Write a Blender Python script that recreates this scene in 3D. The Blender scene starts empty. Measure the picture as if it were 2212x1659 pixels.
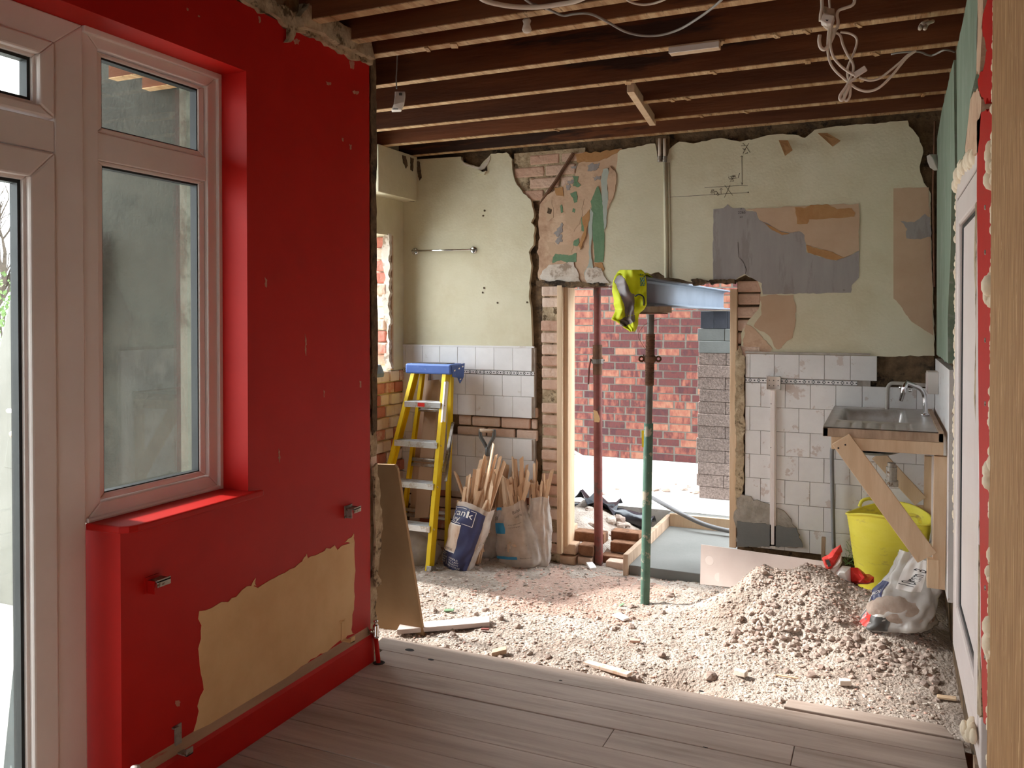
import bpy, bmesh, math, random
from mathutils import Vector, Matrix, noise
random.seed(11)
sc = bpy.context.scene
C = sc.collection
sin, cos, tan, pi, rad = math.sin, math.cos, math.tan, math.pi, math.radians

# ---------------------------------------------------------------- camera, world, sun, exposure
W, H = 2212, 1659
FPX, AZ, PITCH, HOR, CAMZ = 1817.0, rad(23.87), rad(0.8), 683.0, 1.45
YP = HOR + FPX * tan(PITCH)
cd = bpy.data.cameras.new('camera'); cam = bpy.data.objects.new('camera', cd); C.objects.link(cam)
cd.sensor_fit = 'HORIZONTAL'; cd.sensor_width = 36.0; cd.lens = FPX / W * 36.0
cd.shift_y = -(H / 2 - YP) / W
cd.clip_start = 0.05; cd.clip_end = 200
cam.location = (0, 0, CAMZ); cam.rotation_euler = (pi / 2 - PITCH, 0, AZ)
sc.camera = cam

world = bpy.data.worlds.new('world'); sc.world = world; world.use_nodes = True
wn = world.node_tree; wn.nodes.clear()
wo = wn.nodes.new('ShaderNodeOutputWorld'); wb = wn.nodes.new('ShaderNodeBackground')
wb.inputs[0].default_value = (0.86, 0.94, 1.0, 1); wb.inputs[1].default_value = 4.8
wn.links.new(wb.outputs[0], wo.inputs[0])

SUN_EL, SUN_SLOPE = rad(37), 0.0
sd = bpy.data.lights.new('sun', 'SUN'); sun = bpy.data.objects.new('sun', sd); C.objects.link(sun)
sd.energy = 5.2; sd.angle = rad(5.0); sd.color = (1.0, 0.97, 0.93)
hl = math.hypot(1, SUN_SLOPE)
sdir = Vector((cos(SUN_EL) / hl, -SUN_SLOPE * cos(SUN_EL) / hl, -sin(SUN_EL)))
sun.rotation_euler = sdir.to_track_quat('-Z', 'Y').to_euler(); sun.location = (-6, 6, 8)

vs = sc.view_settings
vs.view_transform = 'Standard'; vs.look = 'None'; vs.gamma = 1.0; vs.use_curve_mapping = False
vs.exposure = 1.0
sc.cycles.max_bounces = 12; sc.cycles.diffuse_bounces = 8; sc.cycles.transparent_max_bounces = 16
sc.cycles.caustics_reflective = False; sc.cycles.caustics_refractive = False

# ---------------------------------------------------------------- pixel <-> room helpers
_F = Vector((-sin(AZ) * cos(PITCH), cos(AZ) * cos(PITCH), -sin(PITCH)))
_R = Vector((cos(AZ), sin(AZ), 0)); _U = _R.cross(_F)
CAM = Vector((0, 0, CAMZ))
def ray(px, py): return _F + _R * ((px - W / 2) / FPX) + _U * ((YP - py) / FPX)
def on_x(px, py, x): d = ray(px, py); return CAM + d * (x / d.x)
def on_y(px, py, y): d = ray(px, py); return CAM + d * (y / d.y)
def on_z(px, py, z): d = ray(px, py); return CAM + d * ((z - CAMZ) / d.z)

# ---------------------------------------------------------------- object helpers
def lin(c):
    c = c / 255.0
    return c / 12.92 if c <= 0.04045 else ((c + 0.055) / 1.055) ** 2.4
def rgb(r, g, b): return (lin(r), lin(g), lin(b), 1.0)

def tag(o, label=None, cat=None, group=None, kind=None):
    if label: o['label'] = label
    if cat: o['category'] = cat
    if group: o['group'] = group
    if kind: o['kind'] = kind
    return o
def thing(name, label, cat, loc=(0, 0, 0), group=None, kind=None):
    o = bpy.data.objects.new(name, None); C.objects.link(o)
    o.empty_display_size = 0.1; o.location = loc
    return tag(o, label, cat, group, kind)
def attach(o, parent):
    if parent is not None:
        o.parent = parent
        o.matrix_parent_inverse = Matrix.Translation(-parent.location)
    return o

class G:
    """collects geometry in room coordinates, then links it as one mesh object"""
    def __init__(s): s.v = []; s.f = []; s.m = []
    def add(s, vs, fs, mi=0):
        b = len(s.v); s.v += [Vector(v) for v in vs]
        s.f += [[i + b for i in f] for f in fs]; s.m += [mi] * len(fs); return s
    def box(s, x0, x1, y0, y1, z0, z1, mi=0):
        return s.add([(x0,y0,z0),(x1,y0,z0),(x1,y1,z0),(x0,y1,z0),(x0,y0,z1),(x1,y0,z1),(x1,y1,z1),(x0,y1,z1)],
            [(0,3,2,1),(4,5,6,7),(0,1,5,4),(1,2,6,5),(2,3,7,6),(3,0,4,7)], mi)
    def bar(s, a, b, w, h, up=(0,0,1), mi=0, taper=1.0):
        a = Vector(a); b = Vector(b); d = (b - a).normalized(); u = Vector(up)
        sd_ = d.cross(u); sd_ = sd_.normalized() if sd_.length > 1e-5 else d.orthogonal().normalized()
        n = sd_.cross(d).normalized(); vs_ = []
        for p, k in ((a, 1.0), (b, taper)):
            for i, j in ((-1,-1),(1,-1),(1,1),(-1,1)): vs_.append(p + sd_ * (i * w / 2 * k) + n * (j * h / 2 * k))
        return s.add(vs_, [(0,3,2,1),(4,5,6,7),(0,1,5,4),(1,2,6,5),(2,3,7,6),(3,0,4,7)], mi)
    def tube(s, pts, r, n=8, mi=0, caps=True, closed=False):
        pts = [Vector(p) for p in pts]; N = len(pts); rs = r if isinstance(r, (list, tuple)) else [r] * N
        ring = []; prev = None
        for i, p in enumerate(pts):
            if closed: t = pts[(i + 1) % N] - pts[i - 1]
            else: t = pts[min(i + 1, N - 1)] - pts[max(i - 1, 0)]
            t = t.normalized()
            if prev is None: u = t.orthogonal().normalized()
            else:
                u = prev - t * prev.dot(t); u = u.normalized() if u.length > 1e-6 else t.orthogonal().normalized()
            prev = u; w_ = t.cross(u)
            ring.append([p + (u * cos(2*pi*k/n) + w_ * sin(2*pi*k/n)) * rs[i] for k in range(n)])
        vs_ = [v for r_ in ring for v in r_]; fs = []
        for i in range(N if closed else N - 1):
            j = (i + 1) % N
            for k in range(n): fs.append((i*n+k, i*n+(k+1)%n, j*n+(k+1)%n, j*n+k))
        if caps and not closed: fs.append(tuple(reversed(range(n)))); fs.append(tuple((N-1)*n+k for k in range(n)))
        return s.add(vs_, fs, mi)
    def lathe(s, prof, c, n=24, mi=0, axis=(0,0,1), sq=(1,1)):
        """prof: list of (radius, height along axis)"""
        ax = Vector(axis).normalized(); u = Vector((1,0,0)) if abs(ax.z) > .9 else Vector((0,0,1)).cross(ax).normalized()
        w_ = ax.cross(u); c = Vector(c); vs_ = []; fs = []
        for r_, h_ in prof:
            for k in range(n): vs_.append(c + ax*h_ + u*(cos(2*pi*k/n)*r_*sq[0]) + w_*(sin(2*pi*k/n)*r_*sq[1]))
        for i in range(len(prof) - 1):
            for k in range(n): fs.append((i*n+k, i*n+(k+1)%n, (i+1)*n+(k+1)%n, (i+1)*n+k))
        if prof[0][0] > 1e-6: fs.append(tuple(reversed(range(n))))
        if prof[-1][0] > 1e-6: fs.append(tuple((len(prof)-1)*n+k for k in range(n)))
        return s.add(vs_, fs, mi)
    def prism(s, poly, off, mi=0):
        """poly: outline in 3D (any shape), extruded by off"""
        n = len(poly); off = Vector(off); a = [Vector(p) for p in poly]
        return s.add(a + [p + off for p in a], [tuple(range(n)), tuple(reversed(range(n, 2*n)))] +
                     [((i+1) % n, i, n+i, n+(i+1) % n) for i in range(n)], mi)
    def obj(s, name, mats, parent=None, smooth=False, bevel=0, solid=0, subsurf=0, clean=True):
        me = bpy.data.meshes.new(name)
        lo = Vector([min(v[i] for v in s.v) for i in range(3)]); hi = Vector([max(v[i] for v in s.v) for i in range(3)])
        c = Vector(((lo.x+hi.x)/2, (lo.y+hi.y)/2, lo.z))
        me.from_pydata([v - c for v in s.v], [], s.f)
        mats = mats if isinstance(mats, (list, tuple)) else [mats]
        for m_ in mats: me.materials.append(m_)
        me.polygons.foreach_set('material_index', s.m)
        me.update()
        if clean:
            bm = bmesh.new(); bm.from_mesh(me); bmesh.ops.recalc_face_normals(bm, faces=bm.faces); bm.to_mesh(me); bm.free()
        if smooth: me.polygons.foreach_set('use_smooth', [True] * len(me.polygons))
        o = bpy.data.objects.new(name, me); C.objects.link(o); o.location = c
        attach(o, parent)
        if solid:
            md = o.modifiers.new('thickness', 'SOLIDIFY'); md.thickness = solid; md.offset = 0
        if bevel:
            md = o.modifiers.new('bevel', 'BEVEL'); md.width = bevel; md.segments = 2; md.limit_method = 'ANGLE'; md.angle_limit = rad(40)
        if subsurf:
            md = o.modifiers.new('sub', 'SUBSURF'); md.levels = subsurf; md.render_levels = subsurf
        return o
def struct(o): o['kind'] = 'structure'; return o
def shared(name, mesh, loc, parent=None, rot=None, scale=None):
    o = bpy.data.objects.new(name, mesh); C.objects.link(o); o.location = loc
    if rot is not None: o.rotation_euler = rot
    if scale is not None: o.scale = scale
    return attach(o, parent)

def jag(poly, amp, seg, seed=0, straight=()):
    """roughen the outline of a 2D polygon"""
    out = []; n = len(poly); rnd = random.Random(seed)
    for i in range(n):
        a = Vector(poly[i][:2]); b = Vector(poly[(i+1) % n][:2]); L = (b - a).length
        out.append((a.x, a.y))
        if i in straight or L < seg: continue
        k = max(1, int(L / seg)); d = (b - a) / L; nn = Vector((-d.y, d.x)); wv = 0
        for j in range(1, k + 1):
            t = j / (k + 1); wv = wv * .45 + rnd.uniform(-1, 1) * .75
            p = a + (b - a) * t + nn * (wv * amp * min(1, 4*t, 4*(1-t))) + d * rnd.uniform(-.25, .25) * seg
            out.append((p.x, p.y))
    return out
def sheet(name, px, axis, at, thick, mat_, parent, amp=.008, seg=.03, seed=0, straight=(), world=False, kind=None, bevel=0):
    """layer with a ragged outline, traced on the real wall plane it belongs to; thick is measured into the room"""
    if axis == 'Y':
        pts = px if world else [(p.x, p.z) for p in (on_y(a, b, at) for a, b in px)]
        poly = jag(pts, amp, seg, seed, straight); g = G().prism([(a, at, b) for a, b in poly], (0, -thick, 0))
    elif axis == 'X':
        pts = px if world else [(p.y, p.z) for p in (on_x(a, b, at) for a, b in px)]
        poly = jag(pts, amp, seg, seed, straight); g = G().prism([(at, a, b) for a, b in poly], (thick, 0, 0))
    else:
        pts = px if world else [(p.x, p.y) for p in (on_z(a, b, at) for a, b in px)]
        poly = jag(pts, amp, seg, seed, straight); g = G().prism([(a, b, at) for a, b in poly], (0, 0, thick))
    o = g.obj(name, mat_, parent, bevel=bevel)
    if kind: o['kind'] = kind
    return o
def inside(px, py, poly):
    c = False; n = len(poly); j = n - 1
    for i in range(n):
        xi, yi = poly[i]; xj, yj = poly[j]
        if (yi > py) != (yj > py) and px < (xj - xi) * (py - yi) / (yj - yi) + xi: c = not c
        j = i
    return c
def text_geo(body, size, align='LEFT'):
    cu = bpy.data.curves.new('lettering', 'FONT'); cu.body = body; cu.size = size; cu.align_x = align; cu.resolution_u = 2
    o = bpy.data.objects.new('lettering', cu)
    me = bpy.data.meshes.new_from_object(o); vs_ = [v.co.copy() for v in me.vertices]; fs = [tuple(p.vertices) for p in me.polygons]
    bpy.data.objects.remove(o); bpy.data.curves.remove(cu); bpy.data.meshes.remove(me)
    return vs_, fs
def smooth_pts(pts, k=6):
    """Catmull-Rom through the points"""
    P = [Vector(p) for p in pts]; out = []
    for i in range(len(P) - 1):
        a, b, c, d = P[max(i-1,0)], P[i], P[i+1], P[min(i+2,len(P)-1)]
        for j in range(k):
            t = j / k
            out.append(.5 * (2*b + (c-a)*t + (2*a-5*b+4*c-d)*t*t + (3*b-a-3*c+d)*t**3))
    out.append(P[-1]); return out

# ---------------------------------------------------------------- materials
def mat(name, c1, c2=None, scale=6, rough=.8, bump=0, bscale=40, stretch=(1,1,1), metal=0, orand=0, lo=.35, hi=.65,
        c3=None, s3=3, lo3=.55, hi3=.62, spec=.4, trans=0, alpha=1, detail=5, bdist=.01, coat=0):
    m = bpy.data.materials.new(name); m.use_nodes = True; nt = m.node_tree; N = nt.nodes; L = nt.links
    b = N['Principled BSDF']; b.inputs['Roughness'].default_value = rough; b.inputs['Metallic'].default_value = metal
    b.inputs['Specular IOR Level'].default_value = spec
    if coat: b.inputs['Coat Weight'].default_value = coat
    if alpha < 1: b.inputs['Alpha'].default_value = alpha
    if trans: b.inputs['Transmission Weight'].default_value = trans
    tc = N.new('ShaderNodeTexCoord'); mp = N.new('ShaderNodeMapping'); mp.inputs['Scale'].default_value = stretch
    L.new(tc.outputs['Object'], mp.inputs['Vector'])
    if orand:
        oi = N.new('ShaderNodeObjectInfo'); ml = N.new('ShaderNodeMath'); ml.operation = 'MULTIPLY'; ml.inputs[1].default_value = 57.3
        L.new(oi.outputs['Random'], ml.inputs[0]); cb = N.new('ShaderNodeCombineXYZ')
        for k in range(3): L.new(ml.outputs[0], cb.inputs[k])
        L.new(cb.outputs[0], mp.inputs['Location'])
    if c2 is None: c2 = c1
    nz = N.new('ShaderNodeTexNoise'); nz.inputs['Scale'].default_value = scale; nz.inputs['Detail'].default_value = detail
    nz.inputs['Roughness'].default_value = .62
    L.new(mp.outputs[0], nz.inputs['Vector'])
    cr = N.new('ShaderNodeValToRGB'); cr.color_ramp.elements[0].position = lo; cr.color_ramp.elements[0].color = c1
    cr.color_ramp.elements[1].position = hi; cr.color_ramp.elements[1].color = c2
    L.new(nz.outputs[0], cr.inputs[0]); col = cr.outputs[0]
    if c3 is not None:
        n3 = N.new('ShaderNodeTexNoise'); n3.inputs['Scale'].default_value = s3; n3.inputs['Detail'].default_value = 6
        n3.inputs['Roughness'].default_value = .7
        mp3 = N.new('ShaderNodeMapping'); mp3.inputs['Location'].default_value = (3.1, 7.7, 1.3); L.new(mp.outputs[0], mp3.inputs[0]); L.new(mp3.outputs[0], n3.inputs['Vector'])
        r3 = N.new('ShaderNodeValToRGB'); r3.color_ramp.elements[0].position = lo3; r3.color_ramp.elements[0].color = (0,0,0,1)
        r3.color_ramp.elements[1].position = hi3; r3.color_ramp.elements[1].color = (1,1,1,1); L.new(n3.outputs[0], r3.inputs[0])
        mx = N.new('ShaderNodeMix'); mx.data_type = 'RGBA'; mx.inputs[7].default_value = c3
        L.new(r3.outputs[0], mx.inputs[0]); L.new(col, mx.inputs[6]); col = mx.outputs[2]
    if orand:
        hs = N.new('ShaderNodeHueSaturation'); mr = N.new('ShaderNodeMapRange'); mr.inputs[3].default_value = 1 - orand; mr.inputs[4].default_value = 1 + orand
        L.new(oi.outputs['Random'], mr.inputs[0]); L.new(mr.outputs[0], hs.inputs['Value']); L.new(col, hs.inputs['Color']); col = hs.outputs[0]
    L.new(col, b.inputs['Base Color'])
    if bump:
        n2 = N.new('ShaderNodeTexNoise'); n2.inputs['Scale'].default_value = bscale; n2.inputs['Detail'].default_value = 5
        L.new(mp.outputs[0], n2.inputs['Vector']); bp = N.new('ShaderNodeBump'); bp.inputs['Strength'].default_value = bump
        bp.inputs['Distance'].default_value = bdist; L.new(n2.outputs[0], bp.inputs['Height']); L.new(bp.outputs[0], b.inputs['Normal'])
    return m
def ramp_mat(name, stops, rough=.85, bump=.5, bscale=30, stretch=(1,1,1), smear=.35, nscale=9):
    """one colour per object (by its random number) with a smear of noise: kiln-burnt bricks, laths"""
    m = mat(name, (0,0,0,1), rough=rough, bump=bump, bscale=bscale, orand=.06, stretch=stretch)
    nt = m.node_tree; N = nt.nodes; L = nt.links; b = N['Principled BSDF']
    oi = N.new('ShaderNodeObjectInfo'); nz = [n for n in N if n.type == 'TEX_NOISE'][0]; nz.inputs['Scale'].default_value = nscale
    a = N.new('ShaderNodeMath'); a.operation = 'SUBTRACT'; a.inputs[1].default_value = .5; L.new(nz.outputs[0], a.inputs[0])
    k = N.new('ShaderNodeMath'); k.operation = 'MULTIPLY_ADD'; k.inputs[1].default_value = smear * 2; L.new(a.outputs[0], k.inputs[0]); L.new(oi.outputs['Random'], k.inputs[2])
    cr = N.new('ShaderNodeValToRGB'); e = cr.color_ramp.elements
    e[0].position, e[0].color = stops[0]; e[1].position, e[1].color = stops[-1]
    for p, c in stops[1:-1]: q = e.new(p); q.color = c
    L.new(k.outputs[0], cr.inputs[0]); L.new(cr.outputs[0], b.inputs['Base Color'])
    return m

M = {}
M['red'] = mat('red_paint', rgb(178,20,14), rgb(188,25,18), scale=3, rough=.5, spec=.22, bump=.06, bscale=14, c3=rgb(176,60,50), s3=55, lo3=.74, hi3=.78, bdist=.006)
M['footing'] = mat('brown_footing_brick', rgb(122,84,60), rgb(152,110,82), scale=14, rough=.95, bump=.7, c3=rgb(92,66,50), s3=9, orand=.1)  # brown brick with darker brown blotches
M['chip'] = mat('chipped_paint', rgb(178,110,92), rgb(196,150,128), scale=20, rough=.9)
M['beige'] = mat('beige_old_paint', rgb(214,172,122), rgb(226,188,138), scale=4, rough=.75, bump=.05)
M['upvc'] = mat('white_upvc', rgb(226,212,206), rgb(232,220,214), scale=4, rough=.35, spec=.5)
M['gasket'] = mat('black_gasket', rgb(28,32,34), rough=.5)
M['plasterraw'] = mat('raw_plaster', rgb(150,128,100), rgb(196,176,146), scale=18, rough=.95, bump=.9, bscale=45, c3=rgb(96,78,56), s3=14)
M['rawdark'] = mat('raw_dirty_brick', rgb(74,58,42), rgb(122,98,72), scale=14, rough=.95, bump=1, bscale=40, c3=rgb(48,38,28), s3=7)
M['cream'] = mat('cream_wallpaper', rgb(209,200,170), rgb(220,212,186), scale=2.2, rough=.85, bump=.35, bscale=70, c3=rgb(200,187,154), s3=2.0, lo3=.45, hi3=.75, bdist=.004)
M['pinkplaster'] = mat('pink_plaster', rgb(196,160,132), rgb(212,182,154), scale=5, rough=.9, bump=.25, bscale=30, c3=rgb(172,136,110), s3=7, lo3=.5, hi3=.68)
M['whiteplaster'] = mat('whitened_plaster', rgb(222,212,200), rgb(196,178,160), scale=9, rough=.9, bump=.4, bscale=30, c3=rgb(160,140,122), s3=9)
M['greenpaint'] = mat('green_old_paint', rgb(98,128,96), rgb(114,142,108), scale=10, rough=.7, bump=.3)
M['bluegrey'] = mat('blue_grey_paper', rgb(168,176,166), rgb(182,186,174), scale=9, rough=.8)
M['greycement'] = mat('grey_skim', rgb(154,146,143), rgb(163,156,152), scale=4, rough=.9, bump=.06, bscale=20, stretch=(3.5,1,.8), c3=rgb(146,137,133), s3=3)
M['tornbrown'] = mat('torn_brown_paper', rgb(172,124,78), rgb(186,142,96), scale=9, rough=.9, bump=.3)
M['pinkpaper'] = mat('pink_faded_paper', rgb(192,160,132), rgb(202,172,144), scale=4, rough=.9, bump=.08)
M['greenwall'] = mat('green_wall_paint', rgb(122,138,118), rgb(136,150,132), scale=5, rough=.8, bump=.2, bscale=18, stretch=(1,3,.6), c3=rgb(150,156,144), s3=6)
M['tile'] = mat('white_tile', rgb(228,224,222), rgb(236,232,230), scale=7, rough=.28, spec=.5, orand=.03, c3=rgb(206,194,184), s3=9, lo3=.62, hi3=.72)
M['tileold'] = mat('dusty_white_tile', rgb(222,217,214), rgb(230,226,223), scale=7, rough=.45, orand=.03, c3=rgb(206,192,184), s3=8, lo3=.58, hi3=.61, bump=.08, bscale=30)
M['tilebed'] = mat('tile_bedding', rgb(170,160,150), rgb(190,182,172), scale=20, rough=.95, bump=.5)
M['mortar'] = mat('mortar', rgb(98,92,84), rgb(110,103,95), scale=30, rough=.95, bump=.1, bscale=80)
M['brick'] = ramp_mat('multi_brick', [(.0,rgb(64,32,34)),(.22,rgb(84,40,37)),(.42,rgb(74,38,38)),(.52,rgb(92,47,41)),(.66,rgb(114,63,52)),(.84,rgb(126,76,60)),(1.,rgb(134,91,72))], smear=.8, nscale=9, stretch=(2.2,1,1), bump=.3)
M['oldbrick'] = ramp_mat('old_pale_brick', [(.0,rgb(192,150,128)),(.5,rgb(208,174,152)),(1.,rgb(220,196,178))], smear=.4, nscale=22, bump=.9)
M['redoldbrick'] = ramp_mat('old_red_brick', [(.0,rgb(186,112,94)),(.3,rgb(204,140,122)),(.42,rgb(226,200,182)),(1.,rgb(236,222,210))], smear=.4, nscale=9, bump=.9)
M['block'] = mat('pinkish_aggregate_block', rgb(112,98,92), rgb(150,134,126), scale=70, rough=.95, bump=1, bscale=90, orand=.07, detail=3)
M['blockgrey'] = mat('grey_aerated_block', rgb(112,116,115), rgb(124,128,127), scale=6, rough=.9, bump=.15, bscale=90, orand=.05)
M['engbrick'] = mat('blue_engineering_brick', rgb(56,60,70), rgb(66,70,80), scale=12, rough=.6, bump=.2, orand=.06)
M['joist'] = mat('dark_joist_timber', rgb(92,50,26), rgb(124,70,38), scale=4, rough=.85, bump=.35, bscale=20, stretch=(.25,2,2), c3=rgb(58,34,22), s3=2.2, orand=.1)
M['batten'] = mat('plaster_stained_timber', rgb(160,116,74), rgb(204,172,132), scale=3, rough=.9, bump=.3, bscale=30, stretch=(9,1,1), orand=.05, c3=rgb(112,80,50), s3=8, lo3=.56, hi3=.66)
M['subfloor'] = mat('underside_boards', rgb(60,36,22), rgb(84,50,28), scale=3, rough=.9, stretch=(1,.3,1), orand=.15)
M['plank'] = mat('dusty_floorboard', rgb(164,145,132), rgb(184,166,153), scale=2.4, rough=.62, bump=.12, bscale=12, stretch=(.5,6,1), orand=.055, c3=rgb(138,120,106), s3=2.6, lo3=.5, hi3=.75)
M['timber'] = mat('new_sawn_timber', rgb(206,174,140), rgb(220,192,160), scale=5, rough=.75, bump=.15, bscale=20, stretch=(4,4,.5), orand=.07, c3=rgb(180,142,106), s3=4, lo3=.62, hi3=.72)
M['oldtimber'] = mat('weathered_timber', rgb(152,126,104), rgb(184,158,134), scale=6, rough=.85, bump=.3, bscale=20, orand=.1, stretch=(3,3,.6))
M['osb'] = mat('oriented_strand_board', rgb(146,106,68), rgb(180,140,96), scale=13, rough=.8, bump=.25, bscale=14, stretch=(1,5,.45), c3=rgb(206,172,128), s3=13, lo3=.6, hi3=.64)
M['foam'] = mat('expanding_foam', rgb(226,206,176), rgb(238,224,200), scale=14, rough=.85, bump=.3, bscale=30)
M['mdf'] = mat('brown_fibreboard', rgb(150,118,84), rgb(166,134,98), scale=3, rough=.85, bump=.08)
M['mdfpink'] = mat('beige_board', rgb(204,172,146), rgb(214,186,160), scale=2, rough=.8)
M['yellowfrp'] = mat('yellow_fibreglass', rgb(226,190,16), rgb(236,202,28), scale=5, rough=.45, c3=rgb(226,208,150), s3=40, lo3=.7, hi3=.75)
M['alu'] = mat('aluminium', rgb(208,208,208), rgb(222,222,222), scale=12, rough=.42, metal=.75, c3=rgb(190,180,170), s3=14)
M['bluecap'] = mat('blue_plastic', rgb(72,100,168), rgb(84,112,178), scale=8, rough=.55, c3=rgb(170,180,200), s3=22, lo3=.64, hi3=.72)
M['steel'] = mat('stainless_steel', rgb(196,190,184), rgb(212,206,200), scale=8, rough=.38, metal=.55, c3=rgb(170,154,138), s3=6, lo3=.55, hi3=.75)
M['chrome'] = mat('chrome', rgb(224,224,226), rough=.12, metal=1)
M['galv'] = mat('galvanised_bracket', rgb(150,142,132), rgb(176,168,158), scale=30, rough=.5, metal=.6, c3=rgb(110,84,62), s3=30)
M['beam'] = mat('grey_primed_steel', rgb(98,107,118), rgb(108,118,130), scale=4, rough=.5, bump=.04)
M['propred'] = mat('rusty_red_prop', rgb(116,58,52), rgb(138,80,72), scale=9, rough=.7, c3=rgb(92,74,68), s3=6, bump=.2)
M['propgreen'] = mat('chipped_green_prop', rgb(66,96,82), rgb(84,116,100), scale=8, rough=.6, c3=rgb(156,148,130), s3=16, lo3=.57, hi3=.62, bump=.15)
M['propsteel'] = mat('dull_grey_steel', rgb(96,90,84), rgb(118,110,102), scale=12, rough=.5, metal=.5, bump=.15)
M['rust'] = mat('rusty_iron', rgb(96,68,52), rgb(124,88,66), scale=22, rough=.8, metal=.3, bump=.4)
M['concrete'] = mat('fresh_concrete', rgb(112,111,106), rgb(122,120,115), scale=3, rough=.9, bump=.12, bscale=60)
M['concslab'] = mat('pale_concrete_slab', rgb(206,204,200), rgb(222,220,216), scale=2.5, rough=.9, bump=.12, bscale=40, c3=rgb(186,178,168), s3=5)
M['soil'] = mat('rubble_soil', rgb(172,157,145), rgb(200,187,174), scale=7, rough=.97, bump=1.0, bscale=70, c3=rgb(146,128,114), s3=2.6, lo3=.42, hi3=.66, bdist=.02)
M['soilred'] = mat('brick_dust_soil', rgb(178,146,130), rgb(196,166,150), scale=9, rough=.97, bump=1.0, bscale=70, bdist=.02)
M['stone'] = ramp_mat('rubble_stone', [(0,rgb(150,129,117)),(.3,rgb(168,149,136)),(.7,rgb(186,169,156)),(1,rgb(160,141,130))], smear=.2, nscale=14, bump=.3, bscale=40)
M['gravel1'] = mat('gravel_tan', rgb(160,140,126), rgb(190,171,156), scale=9, rough=.95, bump=.4)
M['gravel2'] = mat('gravel_pale', rgb(196,184,170), rgb(214,203,190), scale=9, rough=.95, bump=.4)
M['gravel3'] = mat('gravel_pink', rgb(190,150,134), rgb(206,172,156), scale=9, rough=.95, bump=.4)
M['gravel4'] = mat('gravel_dark', rgb(120,106,98), rgb(150,132,120), scale=9, rough=.95, bump=.4)
M['dpm'] = mat('black_polythene', rgb(34,36,42), rgb(46,48,56), scale=8, rough=.25, spec=.6)
M['cablewhite'] = mat('white_cable', rgb(214,198,182), rough=.5)
M['cablegrey'] = mat('grey_cable', rgb(150,144,138), rough=.5)
M['greypipe'] = mat('grey_conduit', rgb(122,120,120), rgb(134,132,132), rough=.55)
M['plasticwhite'] = mat('white_plastic', rgb(222,212,204), rough=.45)
M['darkplastic'] = mat('dark_grey_plastic', rgb(74,72,70), rgb(86,84,80), rough=.5)
M['yellowtub'] = mat('yellow_rubber', rgb(240,226,70), rgb(246,234,92), scale=6, rough=.5, c3=rgb(196,178,92), s3=9, lo3=.58, hi3=.72, stretch=(1,1,3))
M['vest'] = mat('hi_vis_yellow', rgb(206,214,16), rgb(218,226,26), scale=6, rough=.7)
M['reflect'] = mat('grey_reflective_tape', rgb(128,116,116), rgb(140,128,128), scale=8, rough=.5)
M['vestblue'] = mat('vest_blue_print', rgb(90,150,170), rough=.7)
M['black'] = mat('black_ink', rgb(24,22,24), rough=.7)
M['pencil'] = mat('pencil_mark', rgb(50,42,34), rough=.9)
M['navy'] = mat('navy_print', rgb(48,50,84), rgb(58,60,96), scale=7, rough=.4, c3=rgb(96,98,126), s3=9, lo3=.66, hi3=.74)
M['printwhite'] = mat('white_print', rgb(226,220,214), rgb(236,230,224), scale=6, rough=.5)
M['printpale'] = mat('pale_picture_print', rgb(226,210,196), rgb(216,188,166), scale=7, rough=.5, c3=rgb(206,172,146), s3=7, stretch=(3,3,.6))
M['printblue'] = mat('blue_print', rgb(48,128,170), rgb(60,140,182), scale=9, rough=.45, c3=rgb(110,140,150), s3=8, lo3=.6, hi3=.7)
M['printred'] = mat('red_print', rgb(206,44,36), rgb(216,56,46), scale=6, rough=.4)
M['printblack'] = mat('black_print', rgb(52,46,44), rough=.5)
M['lath'] = ramp_mat('split_lath', [(0,rgb(168,132,102)),(.3,rgb(196,158,124)),(.6,rgb(214,178,144)),(1,rgb(224,194,162))], smear=.15, nscale=8, bump=.4, bscale=25, stretch=(3,3,.5), rough=.85)
M['gypsum'] = mat('plasterboard_grey', rgb(198,182,174), rgb(208,194,186), scale=4, rough=.9)
M['dab'] = mat('adhesive_dab', rgb(214,200,192), rough=.95)
M['cementsmear'] = mat('cement_smear', rgb(140,132,120), rgb(172,162,150), scale=12, rough=.95, bump=.6, c3=rgb(104,92,78), s3=8)
M['render'] = mat('grey_render', rgb(92,94,84), rgb(106,107,96), scale=5, rough=.95, bump=.4, bscale=60, c3=rgb(76,76,66), s3=2.5)
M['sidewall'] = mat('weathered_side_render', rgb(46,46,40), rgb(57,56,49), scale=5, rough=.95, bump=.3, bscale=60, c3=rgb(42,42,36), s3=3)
M['paving'] = mat('pale_paving', rgb(186,184,178), rgb(204,202,196), scale=3, rough=.9, bump=.2)
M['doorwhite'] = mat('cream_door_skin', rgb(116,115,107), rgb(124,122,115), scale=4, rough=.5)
M['sheetgrey'] = mat('grey_wet_board', rgb(66,74,76), rgb(80,88,90), scale=6, rough=.35, c3=rgb(150,156,156), s3=26, lo3=.63, hi3=.66)
M['bark'] = mat('dark_bark', rgb(66,58,52), rgb(86,76,68), scale=12, rough=.95, bump=.4)
M['leafgreen'] = mat('dull_green_leaf', rgb(84,112,62), rgb(116,142,82), scale=3, rough=.7, orand=.1)
M['flashing'] = mat('lead_flashing', rgb(108,122,136), rgb(132,146,160), scale=8, rough=.5)
M['bluebrick'] = mat('outside_blue_block', rgb(120,132,158), rgb(136,148,172), scale=6, rough=.9)

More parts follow.
